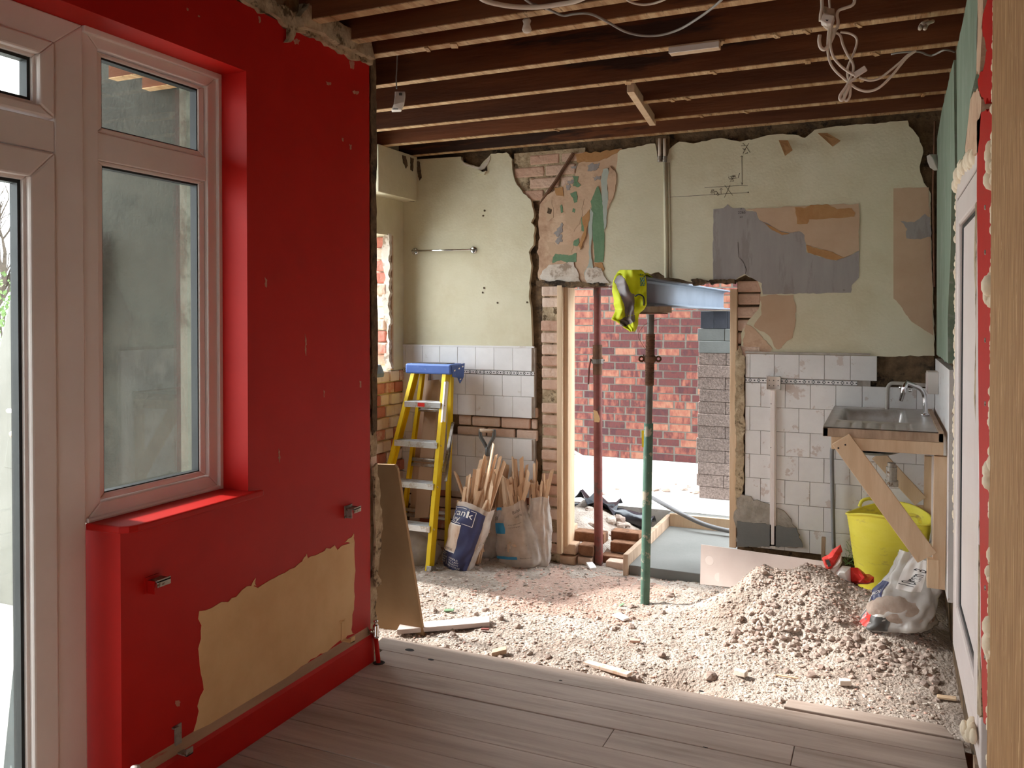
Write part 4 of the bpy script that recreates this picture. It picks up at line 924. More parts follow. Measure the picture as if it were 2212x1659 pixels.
for k, (x, y, z, w) in enumerate(((-2.0,5.02,-.15,.215),(-1.78,5.04,-.15,.10),(-1.66,5.14,-.15,.215),(-2.0,5.04,-.075,.215),(-1.78,5.05,-.075,.11),(-1.62,5.22,-.08,.17),(-1.60,5.06,-.16,.15),(-1.64,5.3,-.03,.2),(-1.85,5.16,-.02,.215),(-2.02,5.2,-.0,.16))):
    G().box(x + .004, x + w - .004, y, y + .1, z + .003, z + .07).obj('brick', M['oldbrick'] if k in (1, 6) else M['footing'] if k % 3 else M['pinkplaster'], ft, bevel=.008)
sv, sf = rock_mesh(900, 2)
for k in range(26):
    x = rnd.uniform(-2.0, -1.47); y = rnd.uniform(5.25, 5.85); r = rnd.uniform(.018, .045)
    o = shared('stone', rnd.choice(rocks), (x, y, ledge_h(x, y) + r * .3), None, (0, 0, rnd.uniform(0, 6)), (r, r, r)); tag(o, 'pale stone lying on the soil ledge in the doorway beyond the red prop', 'stone', 'stones on the doorway ledge')
g = G(); rows = []
P0 = [on_y(*q) for q in ((1195,1086,6.06),(1255,1093,6.04),(1305,1102,6.02),(1345,1113,6.0),(1385,1124,5.98),(1412,1131,5.96))]
for i, p in enumerate(smooth_pts(P0, 5)):
    r_ = .03 + .04 * min(1, i / 16) + .005 * sin(i * 1.3); row = []
    for k in range(11):
        a = -.5 + 3.6 * k / 10; q = r_ * (1 + .10 * sin(k * 2.1 + i)); row.append(Vector((p.x, p.y - cos(a) * q, p.z - .01 + sin(a) * q * .8)))
    rows.append(row)
vs_ = [v for r_ in rows for v in r_]; fs = [(i*11+k, i*11+k+1, (i+1)*11+k+1, (i+1)*11+k) for i in range(len(rows)-1) for k in range(10)]
tag(g.add(vs_, fs).obj('polythene_roll', M['dpm'], None, smooth=True, solid=.003), 'crumpled roll of black polythene along the slab edge in the doorway', 'plastic sheet')
g = G(); a = on_y(1222, 1085, 5.8)
for i in range(7):
    for j in range(5): g.v.append(Vector((-2.1 + .05*i, 5.9 + .06*j, .10 + .035*sin(i*1.9+j) + .03*cos(j*2.3)*((i+j)%2) - .012*i)))
g.f = [(j+i*5, j+1+i*5, j+6+i*5, j+5+i*5) for i in range(6) for j in range(4)]; g.m = [0]*len(g.f)
tag(g.obj('polythene_scrap', M['dpm'], None, solid=.003), 'crumpled end of dark polythene beside the left door lining', 'plastic sheet')
pts = [(1190,946,8.22),(1218,963,8.1),(1300,1011,7.45),(1390,1064,6.58),(1450,1098,6.02),(1505,1126,5.88),(1545,1140,5.86),(1588,1149,5.84),(1640,1156,5.8)]
tag(G().tube(smooth_pts([on_y(*q) for q in pts], 6), .016, 10).obj('conduit_pipe', M['greypipe'], None, smooth=True), 'long grey plastic pipe slanting down across the doorway to the concrete pad', 'pipe')
rnd = random.Random(55)
for k, (px, py) in enumerate(((1428,1057),(1436,1061),(1458,1046),(1482,1052),(1500,1065),(1415,1060),(1330,1057),(1300,1068),(1478,1058))):
    p = on_z(px, py, 0); r = rnd.uniform(.02,.04)
    tag(shared('stone', rocks[k % 9], (p.x, p.y, r*.2), None, (0,0,k), (r, r, r*.6)), 'flat rubble fragment lying on the white slab beyond the doorway', 'stone', 'fragments on the outside slab')
# plasterboard sheet leaning between doorway and heap
a, b, c_, d_ = on_y(1514,1176,4.78), on_y(1782,1213,4.62), on_y(1782,1290,4.58), on_y(1512,1262,4.74)
pb = thing('plasterboard_sheet', 'pale plasterboard strip with round adhesive dabs standing behind the rubble heap', 'plasterboard', (d_ + (c_ - d_) * .5))
n_ = (b - a).cross(d_ - a).normalized()
if n_.y > 0: n_ = -n_
G().prism([a, b, c_, d_], n_ * -.0125).obj('board', M['gypsum'], pb, bevel=.001)
for u_, v_ in ((.08,.38),(.2,.36),(.33,.36),(.46,.36),(.6,.38),(.16,.75),(.3,.72),(.44,.72)):
    p = a + (b - a) * u_ + (d_ - a) * v_ ; G().lathe([(.026,0),(.024,.0012)], p, 18, axis=n_).obj('adhesive_dab', M['dab'], pb)

# ================================================================ PROPS
def prop(name, label, base_, top_, m_low, m_up, split, r1, r2, thread=False):
    base_ = Vector(base_); top_ = Vector(top_); d = (top_ - base_).normalized(); L = (top_ - base_).length
    t = thing(name, label, 'steel prop', base_); s = base_ + d * split
    G().lathe([(.055,0),(.055,.006)], base_, 4, axis=d).obj('base_plate', m_low, t)
    G().lathe([(r1,.006),(r1, split)], base_, 20, axis=d).obj('outer_tube', m_low, t, smooth=False)
    up = G().lathe([(r2, split),(r2, L - .008)], base_, 20, axis=d).obj('inner_tube', m_up, t)
    G().box(top_.x - .075, top_.x + .075, top_.y - .06, top_.y + .06, top_.z - .007, top_.z).obj('head_plate', M['rust'], t)
    return t, d, s
gb = on_z(1393, 1300, -.075); gt_ = on_y(1406, 674, gb.y - .02); gt_.z = BZ0 - .034
t, d, s = prop('adjustable_prop', 'green steel prop with threaded collar holding up the steel beam', (gb.x, gb.y, gz(gb.x, gb.y) - .015), gt_, M['propgreen'], M['propsteel'], .98, .0245, .0185)
bb = Vector((gb.x, gb.y, gz(gb.x, gb.y) - .015)); L = (gt_ - bb).length
zc = on_y(1404, 775, gb.y).z; lc = (zc - bb.z) / d.z
prof = []; h = (on_y(1404, 832, gb.y).z - bb.z) / d.z; h2 = (on_y(1405, 722, gb.y).z - bb.z) / d.z
while h < h2: prof += [(.0225, h), (.0245, h + .002), (.0245, h + .004), (.0225, h + .006)]; h += .0065
G().lathe(prof, bb, 20, axis=d).obj('screw_thread', M['rust'], t)
nut = G().lathe([(.027, lc - .018), (.031, lc - .014), (.031, lc + .012), (.027, lc + .018)], bb, 20, axis=d).obj('collar_nut', M['rust'], t)
cn = bb + d * lc
for s_ in (-1, 1):
    c0 = cn + _R * (s_ * .045); G().tube([c0 + (_R * cos(q) + Vector((0,0,1)) * sin(q)) * .0125 for q in [2*pi*k/12 for k in range(12)]], .0055, 6, closed=True).obj('ear', M['rust'], nut, smooth=True)
G().tube([cn + _R*(-.03) + Vector((0,0,.018)), cn + _R*(-.036) + Vector((0,0,.018))], .006, 6).obj('pin', M['rust'], nut)
G().tube(smooth_pts([on_y(1428, 688, gb.y-.03), on_y(1395, 700, gb.y-.035), on_y(1379, 722, gb.y-.04), on_y(1385, 740, gb.y-.035), on_y(1396, 757, gb.y-.03)], 5), .0012, 5).obj('retaining_wire', M['rust'], t)
sheet('tape_scrap', [(1386,930),(1391,930),(1392,965),(1387,966)], 'Y', gb.y - .022, .0015, M['yellowfrp'], t, amp=.001, seg=.01)
o = G().box(gt_.x - .09, gt_.x + .10, gt_.y - .05, gt_.y + .05, BZ0 - .034, BZ0 - .001).obj('timber_packer', M['oldtimber'], None, bevel=.002); tag(o, 'rough timber packing block between green prop and steel beam', 'packing block')

rt = on_y(1290, 620, 5.10); rt.z = OZ - .012; rb = on_y(1293, 1221, 5.10)
t, d, s = prop('adjustable_prop', 'rusty red steel prop with lever handle under the broken lintel', (rb.x, rb.y, rb.z), rt, M['propred'], M['propred'], 1.24, .0275, .0225)
bb = rb; zc = on_y(1289, 775, 5.1).z; lc = (zc - bb.z) / d.z; cn = bb + d * lc
G().lathe([(.026, lc - .10), (.030, lc - .10), (.030, lc - .012), (.034, lc - .012), (.034, lc + .012), (.030, lc + .012), (.0295, lc + .09), (.026, lc + .09)], bb, 20, axis=d).obj('screw_sleeve', M['rust'], t)
nut = G().lathe([(.036, lc - .03), (.038, lc - .028), (.038, lc - .004), (.036, lc - .002)], bb, 20, axis=d).obj('collar_nut', M['propsteel'], t)
G().tube([cn + _R * -.04 + Vector((0,0,-.01)), cn + _R * .045 + Vector((0,0,-.01))], .006, 6).obj('pin', M['propsteel'], nut)
G().tube([cn + _R * -.042 + Vector((0,0,-.0)), cn + _R * -.05 + Vector((0,-.01,-.06)), on_y(1271, 830, 5.06)], .0055, 6).obj('lever', M['propred'], nut)
sheet('tape_scrap', [(1282,886),(1290,888),(1296,905),(1294,912),(1284,911)], 'Y', 5.072, .0015, M['beige'], t, amp=.002, seg=.01)
# ================================================================ HI-VIS VEST ON THE BEAM END
YV = BY0 - .03
rows = [(583,1340,1385),(588,1334,1391),(598,1328,1395),(612,1324,1397),(630,1323,1396),(648,1327,1396),(657,1326,1397),(668,1329,1391),(676,1328,1381),(684,1324,1379),(690,1321,1378),(694,1332,1378),(700,1340,1378),(706,1346,1376),(712,1356,1374),(716,1361,1371)]
def lerp_row(py):
    for (a, l0, r0), (b, l1, r1) in zip(rows[:-1], rows[1:]):
        if a <= py <= b: t = (py - a) / (b - a); return l0 + (l1 - l0) * t, r0 + (r1 - r0) * t
NX, NY = 56, 96; V = []; PX = []
for j in range(NY + 1):
    py = 583 + (716 - 583) * j / NY; l, r = lerp_row(py)
    for i in range(NX + 1):
        t = i / NX; px = l + (r - l) * t; f = j / NY
        fold = .022 * sin(t * 9 + f * 5) + .016 * sin(t * 17 - f * 11 + 1) + .012 * sin(f * 21 + t * 6) + .01 * noise.noise(Vector((t * 6, f * 8, 2)))
        edge = .05 * (abs(t - .5) * 2) ** 2.2
        p = on_y(px, py, YV - .045 + fold * (.35 + .65 * f) + edge)
        V.append(p); PX.append((px, py))
vest = thing('hi_vis_vest', 'crumpled yellow high-visibility vest with grey bands hung over the beam end', 'vest', on_y(1365, 716, YV))
bands = [[(1327,608),(1337,592),(1345,596),(1350,602),(1362,633),(1370,635),(1370,679),(1351,684),(1348,660),(1338,632),(1331,613)], [(1336,693),(1348,685),(1371,680),(1371,694),(1362,700),(1343,706)]]
sets = {'fabric': [], 'reflective_band': [], 'print': []}
for j in range(NY):
    for i in range(NX):
        a = j * (NX + 1) + i; cx_ = (PX[a][0] + PX[a+1][0]) / 2; cy_ = (PX[a][1] + PX[a+NX+1][1]) / 2
        k = 'reflective_band' if any(inside(cx_, cy_, q) for q in bands) else 'print' if inside(cx_, cy_, [(1382,591),(1394,595),(1392,618),(1383,617)]) and (int(cx_ / 1.7 + cy_ / 6) + int(cy_ / 5)) % 3 else 'fabric'
        sets[k].append((a, a + 1, a + NX + 2, a + NX + 1))
for k, m_ in (('fabric', 'vest'), ('reflective_band', 'reflect'), ('print', 'vestblue')):
    used = sorted({i for f in sets[k] for i in f}); mp = {q: n_ for n_, q in enumerate(used)}
    G().add([V[q] for q in used], [tuple(mp[i] for i in f) for f in sets[k]]).obj(k, M[m_], vest, smooth=True, solid=.004)
# the part of the vest folded back over the top flange
g = G(); n_ = 10
top_l, top_r = BX - .072, BX + .068
for j in range(8):
    for i in range(n_ + 1):
        t = i / n_; g.v.append(Vector((top_l + (top_r - top_l) * t, YV - .03 + .028 * j, BZ1 + .008 + .008 * sin(t * 11 + j) + (.004 if j else -.004))))
g.f = [(j*(n_+1)+i, j*(n_+1)+i+1, (j+1)*(n_+1)+i+1, (j+1)*(n_+1)+i) for j in range(7) for i in range(n_)]; g.m = [0] * len(g.f)
g.obj('back_fold', M['vest'], vest, smooth=True, solid=.004)
G().tube(smooth_pts([on_y(1372,640,YV-.07), on_y(1380,636,YV-.08), on_y(1390,642,YV-.08), on_y(1391,660,YV-.07)], 6), .004, 6).obj('elastic_cord', M['black'], vest, smooth=True)

# ================================================================ STEP LADDER
lz = -.10
lt = thing('step_ladder', 'yellow fibreglass step ladder with blue top and aluminium treads against the tiles', 'ladder', (-2.75, 4.55, lz))
def chan(name, a, b, w, t, flange, outward, m='yellowfrp'):
    """C-section stile"""
    a = Vector(a); b = Vector(b); d = (b - a).normalized(); o_ = Vector(outward); o_ = (o_ - d * o_.dot(d)).normalized(); n_ = d.cross(o_).normalized()
    g = G(); g.bar(a, b, w, t, up=o_); 
    for s_ in (-1, 1): g.bar(a + n_ * (s_ * (w/2 - t/2)) - o_ * flange/2, b + n_ * (s_ * (w/2 - t/2)) - o_ * flange/2, t, flange, up=o_)
    return g.obj(name, M[m], lt, bevel=.0015)
FRb, FRt = Vector((-2.50, 4.44, gz(-2.5, 4.44) + .0)), Vector((-2.575, 4.80, 1.10))
FLb, FLt = Vector((-2.98, 4.44, gz(-2.95, 4.44) + .0)), Vector((-2.825, 4.80, 1.10))
RRb, RRt = Vector((-2.555, 4.76, gz(-2.6, 4.76) + .01)), Vector((-2.585, 4.88, 1.10))
RLb, RLt = Vector((-2.93, 4.76, gz(-2.9, 4.76) + .01)), Vector((-2.815, 4.88, 1.10))
chan('stile', FRb, FRt, .062, .004, .026, (1,0,0)); chan('stile', FLb, FLt, .062, .004, .026, (-1,0,0))
chan('rear_leg', RRb, RRt, .034, .004, .022, (1,0,0)); chan('rear_leg', RLb, RLt, .034, .004, .022, (-1,0,0))
for b_, t_ in ((FRb, FRt), (FLb, FLt)):
    d = (t_ - b_).normalized(); G().bar(b_ - d * .002, b_ + d * .03, .068, .034, up=(1,0,0)).obj('foot', M['galv'], lt, bevel=.003)
def mix(a, b, z): return a + (b - a) * ((z - a.z) / (b.z - a.z))
for z in (.90, .655, .41, .165):
    a, b = mix(FLb, FLt, z) + Vector((.012,0,0)), mix(FRb, FRt, z) - Vector((.012,0,0))
    tr = thing('x', '', 'x') if False else None
    tt_ = G().box(a.x, b.x, a.y - .045, a.y + .045, z - .004, z).obj('tread', M['alu'], lt, bevel=.002)
    G().box(a.x, b.x, a.y - .047, a.y - .043, z - .036, z).obj('tread_lip', M['alu'], tt_, bevel=.001); G().box(a.x, b.x, a.y + .043, a.y + .047, z - .03, z).obj('tread_lip', M['alu'], tt_)
    g = G()
    for k in range(7): g.box(a.x, b.x, a.y - .04 + k * .0125, a.y - .036 + k * .0125, z, z + .0015)
    g.obj('grip_ribs', M['alu'], tt_)
    for q in (a, b): G().lathe([(.007,0),(.005,.004)], (q.x + (.016 if q is b else -.016), a.y - .025, z - .02), 8, axis=(0,-1,0)).obj('rivet', M['chrome'], lt)
    if z > .85: G().box(a.x + .10, a.x + .15, a.y - .0485, a.y - .0468, z - .03, z - .006).obj('sticker', M['printred'], tt_)
for z in (.83, .47, .14):
    a, b = mix(RLb, RLt, z), mix(RRb, RRt, z)
    for dz in (0, .034): G().tube([(a.x, a.y, z + dz), (b.x, b.y, z + dz)], .012, 8).obj('rear_brace', M['alu'], lt, smooth=True)
g = G(); g.prism([(-2.87, 4.755, 1.075), (-2.535, 4.755, 1.075), (-2.535, 4.93, 1.075), (-2.87, 4.93, 1.075)], (0, 0, .065)); capo = g.obj('cap', M['bluecap'], lt, bevel=.01)
g = G(); g.prism([(-2.535, 4.765, 1.13), (-2.535, 4.945, 1.14), (-2.535, 4.93, 1.05), (-2.535, 4.88, 1.01), (-2.535, 4.85, 1.05), (-2.535, 4.78, 1.06)], (.007, 0, 0)); g.obj('hinge_cheek', M['bluecap'], capo, bevel=.002)
for y_, z_ in ((4.80,1.10),(4.86,1.11),(4.91,1.12),(4.88,1.04)): G().lathe([(.007,0),(.005,.005)], (-2.528, y_, z_), 8, axis=(1,0,0)).obj('rivet', M['chrome'], capo)
g = G(); g.box(-2.84, -2.58, 4.79, 4.90, 1.14, 1.143); g.obj('tool_tray', M['darkplastic'], capo)
for z0, z1, dy in ((.76, .47, 0), (.76, .5, .02)):
    a = mix(FRb, FRt, z0 - .04) + Vector((.02, 0, 0)); b = mix(RRb, RRt, z0) + Vector((.012,0,0)); G().bar(b, mix(FRb, FRt, z1 - dy * 4) + Vector((.018 + dy, .02, 0)), .004, .018, up=(1,0,0)).obj('spreader_arm', M['galv'], lt)
a = mix(FRb, FRt, 1.03); b = mix(FRb, FRt, .78); n_ = (b - a); 
G().bar(a + Vector((.001,-.0335,0)), b + Vector((.001,-.0335,0)), .012, .001, up=(0,-1,0)).obj('warning_label', M['printwhite'], lt)
G().bar(a + Vector((.0045,-.005,0)), b + Vector((.0045,-.005,0)), .034, .001, up=(1,0,0)).obj('warning_label', M['printwhite'], lt)

# boards standing behind the ladder
o = G().prism([on_y(895,1120,4.74), on_y(925,1118,4.74), on_y(952,828,4.93), on_y(948,820,4.93), on_y(922,822,4.93)], (0,.012,0)).obj('board_offcut', M['mdfpink'], None, bevel=.002); tag(o, 'beige board strip with broken top standing behind the ladder treads', 'board')
o = G().prism([on_y(884,1125,4.80), on_y(905,1125,4.80), on_y(926,800,4.97), on_y(906,800,4.97)], (0,.012,0)).obj('board_offcut', M['mdfpink'], None, bevel=.002); tag(o, 'taller pinkish board strip behind the ladder reaching its blue top', 'board')
# crumpled clear plastic at the ladder foot
def blob(c, rx, ry, rz, seed, nu=26, nv=14, amp=.18, flat=True):
    vs_ = []; fs = []
    for j in range(nv + 1):
        ph = pi * j / nv
        for i in range(nu):
            th = 2 * pi * i / nu; n_ = Vector((sin(ph)*cos(th), sin(ph)*sin(th), cos(ph)))
            k = 1 + amp * noise.noise(n_ * 2.2 + Vector((seed, 0, 0))) + amp * .6 * noise.noise(n_ * 6 + Vector((0, seed, 0)))
            p = Vector((n_.x * rx * k, n_.y * ry * k, n_.z * rz * k))
            if flat and p.z < -.6 * rz: p.z = -.6 * rz
            vs_.append(Vector(c) + p)
    for j in range(nv):
        for i in range(nu): fs.append((j*nu+i, j*nu+(i+1)%nu, (j+1)*nu+(i+1)%nu, (j+1)*nu+i))
    return vs_, fs
v_, f_ = blob((-2.73, 4.60, gz(-2.7,4.6) + .085), .19, .10, .15, 3)
tag(G().add(v_, f_).obj('plastic_wrap', M['film'], None, smooth=True), 'crumpled clear plastic wrap bunched between the ladder legs', 'plastic wrap')

# ================================================================ SACKS OF SPLIT LATHS
class Sack:
    def __init__(s, c0, c1, a, b, e1, seed, wob=.012, rim=None, pw=.75):
        s.c0 = Vector(c0); s.c1 = Vector(c1); s.a = a; s.b = b; s.e1 = Vector(e1).normalized(); s.seed = seed; s.wob = wob; s.pw = pw
        s.e2 = Vector((0,0,1)).cross(s.e1).normalized(); s.rim = rim or (lambda u: 1.0)
    def __call__(s, u, v, off=0):
        th = 2 * pi * u; c, q = cos(th), sin(th); c = math.copysign(abs(c) ** s.pw, c); q = math.copysign(abs(q) ** s.pw, q)
        v_ = v * s.rim(u) ; al = s.a[0] + (s.a[1] - s.a[0]) * v_; be = s.b[0] + (s.b[1] - s.b[0]) * v_
        k = 1 + .08 * sin(pi * min(1, v_)) - (.25 * (1 - v_ / .08) ** 2 if v_ < .08 else 0)
        w = s.wob * (noise.noise(Vector((cos(th) * 1.7 + s.seed, sin(th) * 1.7, v_ * 4))) + .6 * noise.noise(Vector((cos(th) * 4 + s.seed, sin(th) * 4, v_ * 9))))
        p = s.c0 + (s.c1 - s.c0) * v_ + s.e1 * (al * k * c) + s.e2 * (be * k * q)
        return p + (s.e1 * c + s.e2 * q).normalized() * (w + off)
    def skin(s, g, u0, u1, v0, v1, nu, nv, off=0):
        vs_ = [s(u0 + (u1 - u0) * i / nu, v0 + (v1 - v0) * j / nv, off) for j in range(nv + 1) for i in range(nu + 1)]
        return g.add(vs_, [(j*(nu+1)+i, j*(nu+1)+i+1, (j+1)*(nu+1)+i+1, (j+1)*(nu+1)+i) for j in range(nv) for i in range(nu)])
    def text(s, body, u0, v0, su, sv, off, rot=0):
        vs_, fs = text_geo(body, 1.0); c, q = cos(rot), sin(rot)
        return G().add([s(u0 + (v.x * c - v.y * q) * su, v0 + (v.x * q + v.y * c) * sv, off) for v in vs_], fs)
def make_sack(t, S, m, name='sack_film'):
    g = S.skin(G(), 0, 1, 0, 1, 56, 22); n_ = len(g.v); 
    o = g.obj(name, m, t, smooth=True)
    G().add([S(i / 40, .004) for i in range(40)], [tuple(range(40))]).obj('sack_bottom', m, t)
    return o
FU = .75
# navy printed sack
c0 = on_z(986, 1226, -.09); c0.z = gz(c0.x, c0.y) + .0; c1 = on_y(1030, 1090, c0.y + .09)
S1 = Sack(c0, c1, (.095,.118), (.055,.075), (.97,-.05,-.20), 1.0, rim=lambda u: 1 + .02 * sin(u * 19) - .03 * cos(2*pi*(u - .25)))
s1 = thing('rubble_sack', 'navy and white printed plastic sack packed with split laths beside the ladder', 'sack', c0); make_sack(s1, S1, M['filmwhite'])
def patch(S, t, m, name, u0, u1, v0, v1, off=.002, nu=14, nv=8): return S.skin(G(), u0, u1, v0, v1, nu, nv, off).obj(name, M[m], t, smooth=True)
patch(S1, s1, 'navy', 'printed_panel', .52, .90, .02, .93, .0015, 26, 18)
patch(S1, s1, 'printpale', 'picture_panel', .50, .735, .27, .655, .003)
patch(S1, s1, 'printwhite', 'picture_strip', .50, .735, .655, .672, .0031); patch(S1, s1, 'printwhite', 'picture_strip', .50, .735, .255, .27, .0031)
for q in ((.52,.80,.905,.912),(.56,.80,.69,.697),(.795,.80,.69,.905),(.54,.66,.22,.225),(.54,.545,.06,.22),(.655,.66,.06,.22)): patch(S1, s1, 'printwhite', 'printed_line', *q, .0032, 8, 2)
S1.text('Crank', .575, .80, .082, .135, .0036).obj('lettering', M['printwhite'], s1); S1.text('Key', .58, .71, .082, .135, .0036).obj('lettering', M['printwhite'], s1)
S1.text('TRADE PACK', .56, .285, .026, .042, .0044).obj('lettering', M['printblack'], s1)
for k, w in enumerate(('SUPPORT', 'ALL DAY USE', 'LONG LIFE', 'CLEAN CUT')): S1.text(w, .56, .185 - k*.034, .014, .03, .0036).obj('lettering', M['printwhite'], s1)
for k, w in enumerate(('SHEFFIELD', 'LET IT LAST', 'WARRANTY', 'MADE FOR JOB')): S1.text(w, .69, .165 - k*.034, .017, .032, .0036).obj('lettering', M['printwhite'], s1)
# translucent sack with blue print
c0 = on_z(1125, 1214, -.09); c0.z = gz(c0.x, c0.y); c1 = on_y(1106, 1088, c0.y + .05)
S2 = Sack(c0, c1, (.150,.098), (.065,.06), (1,-.05,.10), 4.0, rim=lambda u: 1 + .07 * cos(2*pi*u) + .015 * sin(u * 23))
s2 = thing('rubble_sack', 'see-through white sack with blue print full of laths, middle of the three sacks', 'sack', c0); make_sack(s2, S2, M['filmwhite'])
patch(S2, s2, 'printblue', 'printed_panel', .54, .70, .95, .995); patch(S2, s2, 'printblue', 'printed_panel', .52, .715, .56, .74); patch(S2, s2, 'printblue', 'printed_line', .53, .555, .16, .56, .002, 3, 8); patch(S2, s2, 'printblue', 'printed_line', .53, .76, .14, .185, .002)
S2.text('nal', .545, .785, .085, .14, .003).obj('lettering', M['printblack'], s2)
S2.text('Ballast', .775, .86, .036, .07, .003).obj('lettering', M['printblack'], s2); S2.text('Large bag', .79, .79, .022, .045, .003).obj('lettering', M['printblack'], s2)
for k, w in enumerate(('Also suitable as general', 'purpose aggregate')): S2.text(w, .74, .69 - k * .045, .011, .024, .003).obj('lettering', M['printblack'], s2)
S2.text('Please take care when', .775, .15, .011, .028, .003).obj('lettering', M['printblack'], s2)
# plain clear sacks behind
c0 = on_y(1158, 1196, 4.87); c0.z = gz(c0.x, c0.y); c1 = on_y(1165, 1072, 4.89)
S3 = Sack(c0, c1, (.09,.062), (.05,.045), (1,0,0), 7.0, wob=.016, rim=lambda u: 1 + .02 * sin(u * 17))
s3 = thing('rubble_sack', 'plain clear plastic sack of laths standing against the bare brick jamb', 'sack', c0); make_sack(s3, S3, M['film'])
c0 = on_z(1050, 1196, -.09); c0.z = gz(c0.x, c0.y); c1 = on_y(1062, 1100, c0.y + .03)
S4 = Sack(c0, c1, (.075,.085), (.045,.05), (1,0,0), 9.0, wob=.01)
s4 = thing('rubble_sack', 'brownish clear sack of laths squeezed behind between navy and blue printed sacks', 'sack', c0); make_sack(s4, S4, M['film'])
# laths
rnd = random.Random(91)
def lath(S, px, py, wpx, label, group, back=0):
    u = rnd.random(); r_ = rnd.uniform(0, .55); base_ = S.c0 + S.e1 * (S.a[0] * r_ * cos(2*pi*u)) + S.e2 * (S.b[0] * r_ * sin(2*pi*u)) + Vector((0, 0, .02 + rnd.uniform(0,.05)))
    yt = S.c1.y + rnd.uniform(-.03, .05) + back; top_ = on_y(px, py, yt); w = 1.35 * wpx * (yt / .93) / FPX; th = rnd.uniform(.006, .012)
    mid = S.c1 + S.e1 * max(-.8*S.a[1], min(.8*S.a[1], (top_ - S.c1).dot(S.e1))) * .9
    k = (S.c1.z - S.c0.z) / max(.05, top_.z - S.c0.z); base_ = mid + (mid - top_) * (k / max(.15, 1 - k)) * .9 if k < .75 else base_
    if base_.z < S.c0.z + .02: base_ = mid + (base_ - mid) * ((mid.z - S.c0.z - .02) / (mid.z - base_.z))
    d = (top_ - base_).normalized(); sd_ = d.cross(Vector((0, 1, 0))).normalized(); tw = rnd.uniform(-.6, .6); nn = sd_.cross(d); s_ = sd_ * cos(tw) + nn * sin(tw); n_ = s_.cross(d)
    vs_ = []
    for q, kk in ((base_, 0), (top_, 1)):
        for i, j in ((-1,-1),(1,-1),(1,1),(-1,1)): vs_.append(q + s_*(i*w/2*(1 if not kk else rnd.uniform(.35,1))) + n_*(j*th/2) + d*(kk*rnd.uniform(-.035,.004)))
    o = G().add(vs_, [(0,3,2,1),(4,5,6,7),(0,1,5,4),(1,2,6,5),(2,3,7,6),(3,0,4,7)]).obj('lath', M['lath'], None); return tag(o, label, 'lath', group)
Z3 = lambda q: (960 + q[0] * .11452, 920 + q[1] * .11452)
L1 = [(200,850,7),(490,900,8),(580,790,7),(700,610,9),(770,540,6),(820,600,5),(930,330,5),(980,530,7),(1070,550,7),(1150,600,8),(800,880,10),(960,810,8),(1070,860,7),(980,1080,8),(840,1270,6),(910,1330,5),(820,1390,5),(660,780,9),(620,1000,8),(740,900,7),(880,1000,8),(720,1150,9),(560,1150,8),(430,1050,5),(860,700,7),(1030,1000,8),(910,1420,7),(270,1390,6)]
L4 = [(1190,700,10),(1130,760,9),(1050,820,8),(1100,1080,4),(1130,1110,3),(1160,1060,4),(1060,1290,8),(1000,950,8)]
L2 = [(1250,930,10),(1340,770,7),(1290,570,6),(1330,610,6),(1460,550,8),(1430,820,6),(1560,720,7),(1220,1160,9),(1280,1110,5),(1420,1200,6),(1480,740,5),(1590,800,7),(1350,950,8),(1400,1000,8),(1510,900,7),(1340,1200,7),(1300,850,7)]
L3 = [(1690,650,5),(1750,600,5),(1690,940,6),(1750,970,5),(1880,880,5),(2030,810,8),(1730,1050,8),(1900,1010,6),(1640,1000,6),(1800,1100,7),(1660,1130,8),(1950,950,6),(1840,980,4)]
for S, Ls, lb_, gp in ((S1, L1, 'split wooden lath sticking out of the navy printed sack', 'laths in the navy sack'), (S4, L4, 'split wooden lath standing behind between the two printed sacks', 'laths between the sacks'),
                       (S2, L2, 'split wooden lath sticking out of the blue printed sack', 'laths in the blue printed sack'), (S3, L3, 'split wooden lath sticking out of the plain clear sack by the brick jamb', 'laths in the clear sack')):
    for a, b, w in Ls: px, py = Z3((a, b)); lath(S, px, py, w, lb_, gp)
for S, lb_, gp, n_, x0_, x1_, y0_, y1_ in ((S1, 'split wooden lath sticking out of the navy printed sack', 'laths in the navy sack', 16, 1000, 1075, 990, 1070), (S2, 'split wooden lath sticking out of the blue printed sack', 'laths in the blue printed sack', 20, 1085, 1145, 1010, 1070), (S3, 'split wooden lath sticking out of the plain clear sack by the brick jamb', 'laths in the clear sack', 8, 1148, 1185, 1030, 1060), (S4, 'split wooden lath standing behind between the two printed sacks', 'laths between the sacks', 8, 1045, 1085, 1000, 1060)):
    for k in range(n_): lath(S, rnd.uniform(x0_, x1_), rnd.uniform(y0_, y1_), rnd.uniform(5, 10), lb_, gp)
# spade grip behind the laths
yt = S1.c1.y + .10
sp = thing('spade', 'dark grey spade with a Y-shaped plastic grip upright among the laths', 'spade', on_y(1053, 1150, yt))
G().tube([on_y(1053, 1150, yt), on_y(1053, 985, yt)], .016, 10).obj('shaft', M['oldtimber'], sp, smooth=True)
g = G(); g.tube([on_y(1053, 990, yt), on_y(1053, 966, yt)], [.016,.014], 10)
for q in ((1038, 935), (1067, 935)): g.tube(smooth_pts([on_y(1053, 970, yt), on_y((1053 + q[0]) / 2, 956, yt), on_y(q[0], 942, yt), on_y(q[0] - .0, 928, yt)], 4), [.012]*13, 8)
g.obj('yoke', M['darkplastic'], sp, smooth=True)
G().tube([on_y(1037, 930, yt), on_y(1068, 931, yt)], .012, 10).obj('grip', M['oldtimber'], sp, smooth=True)

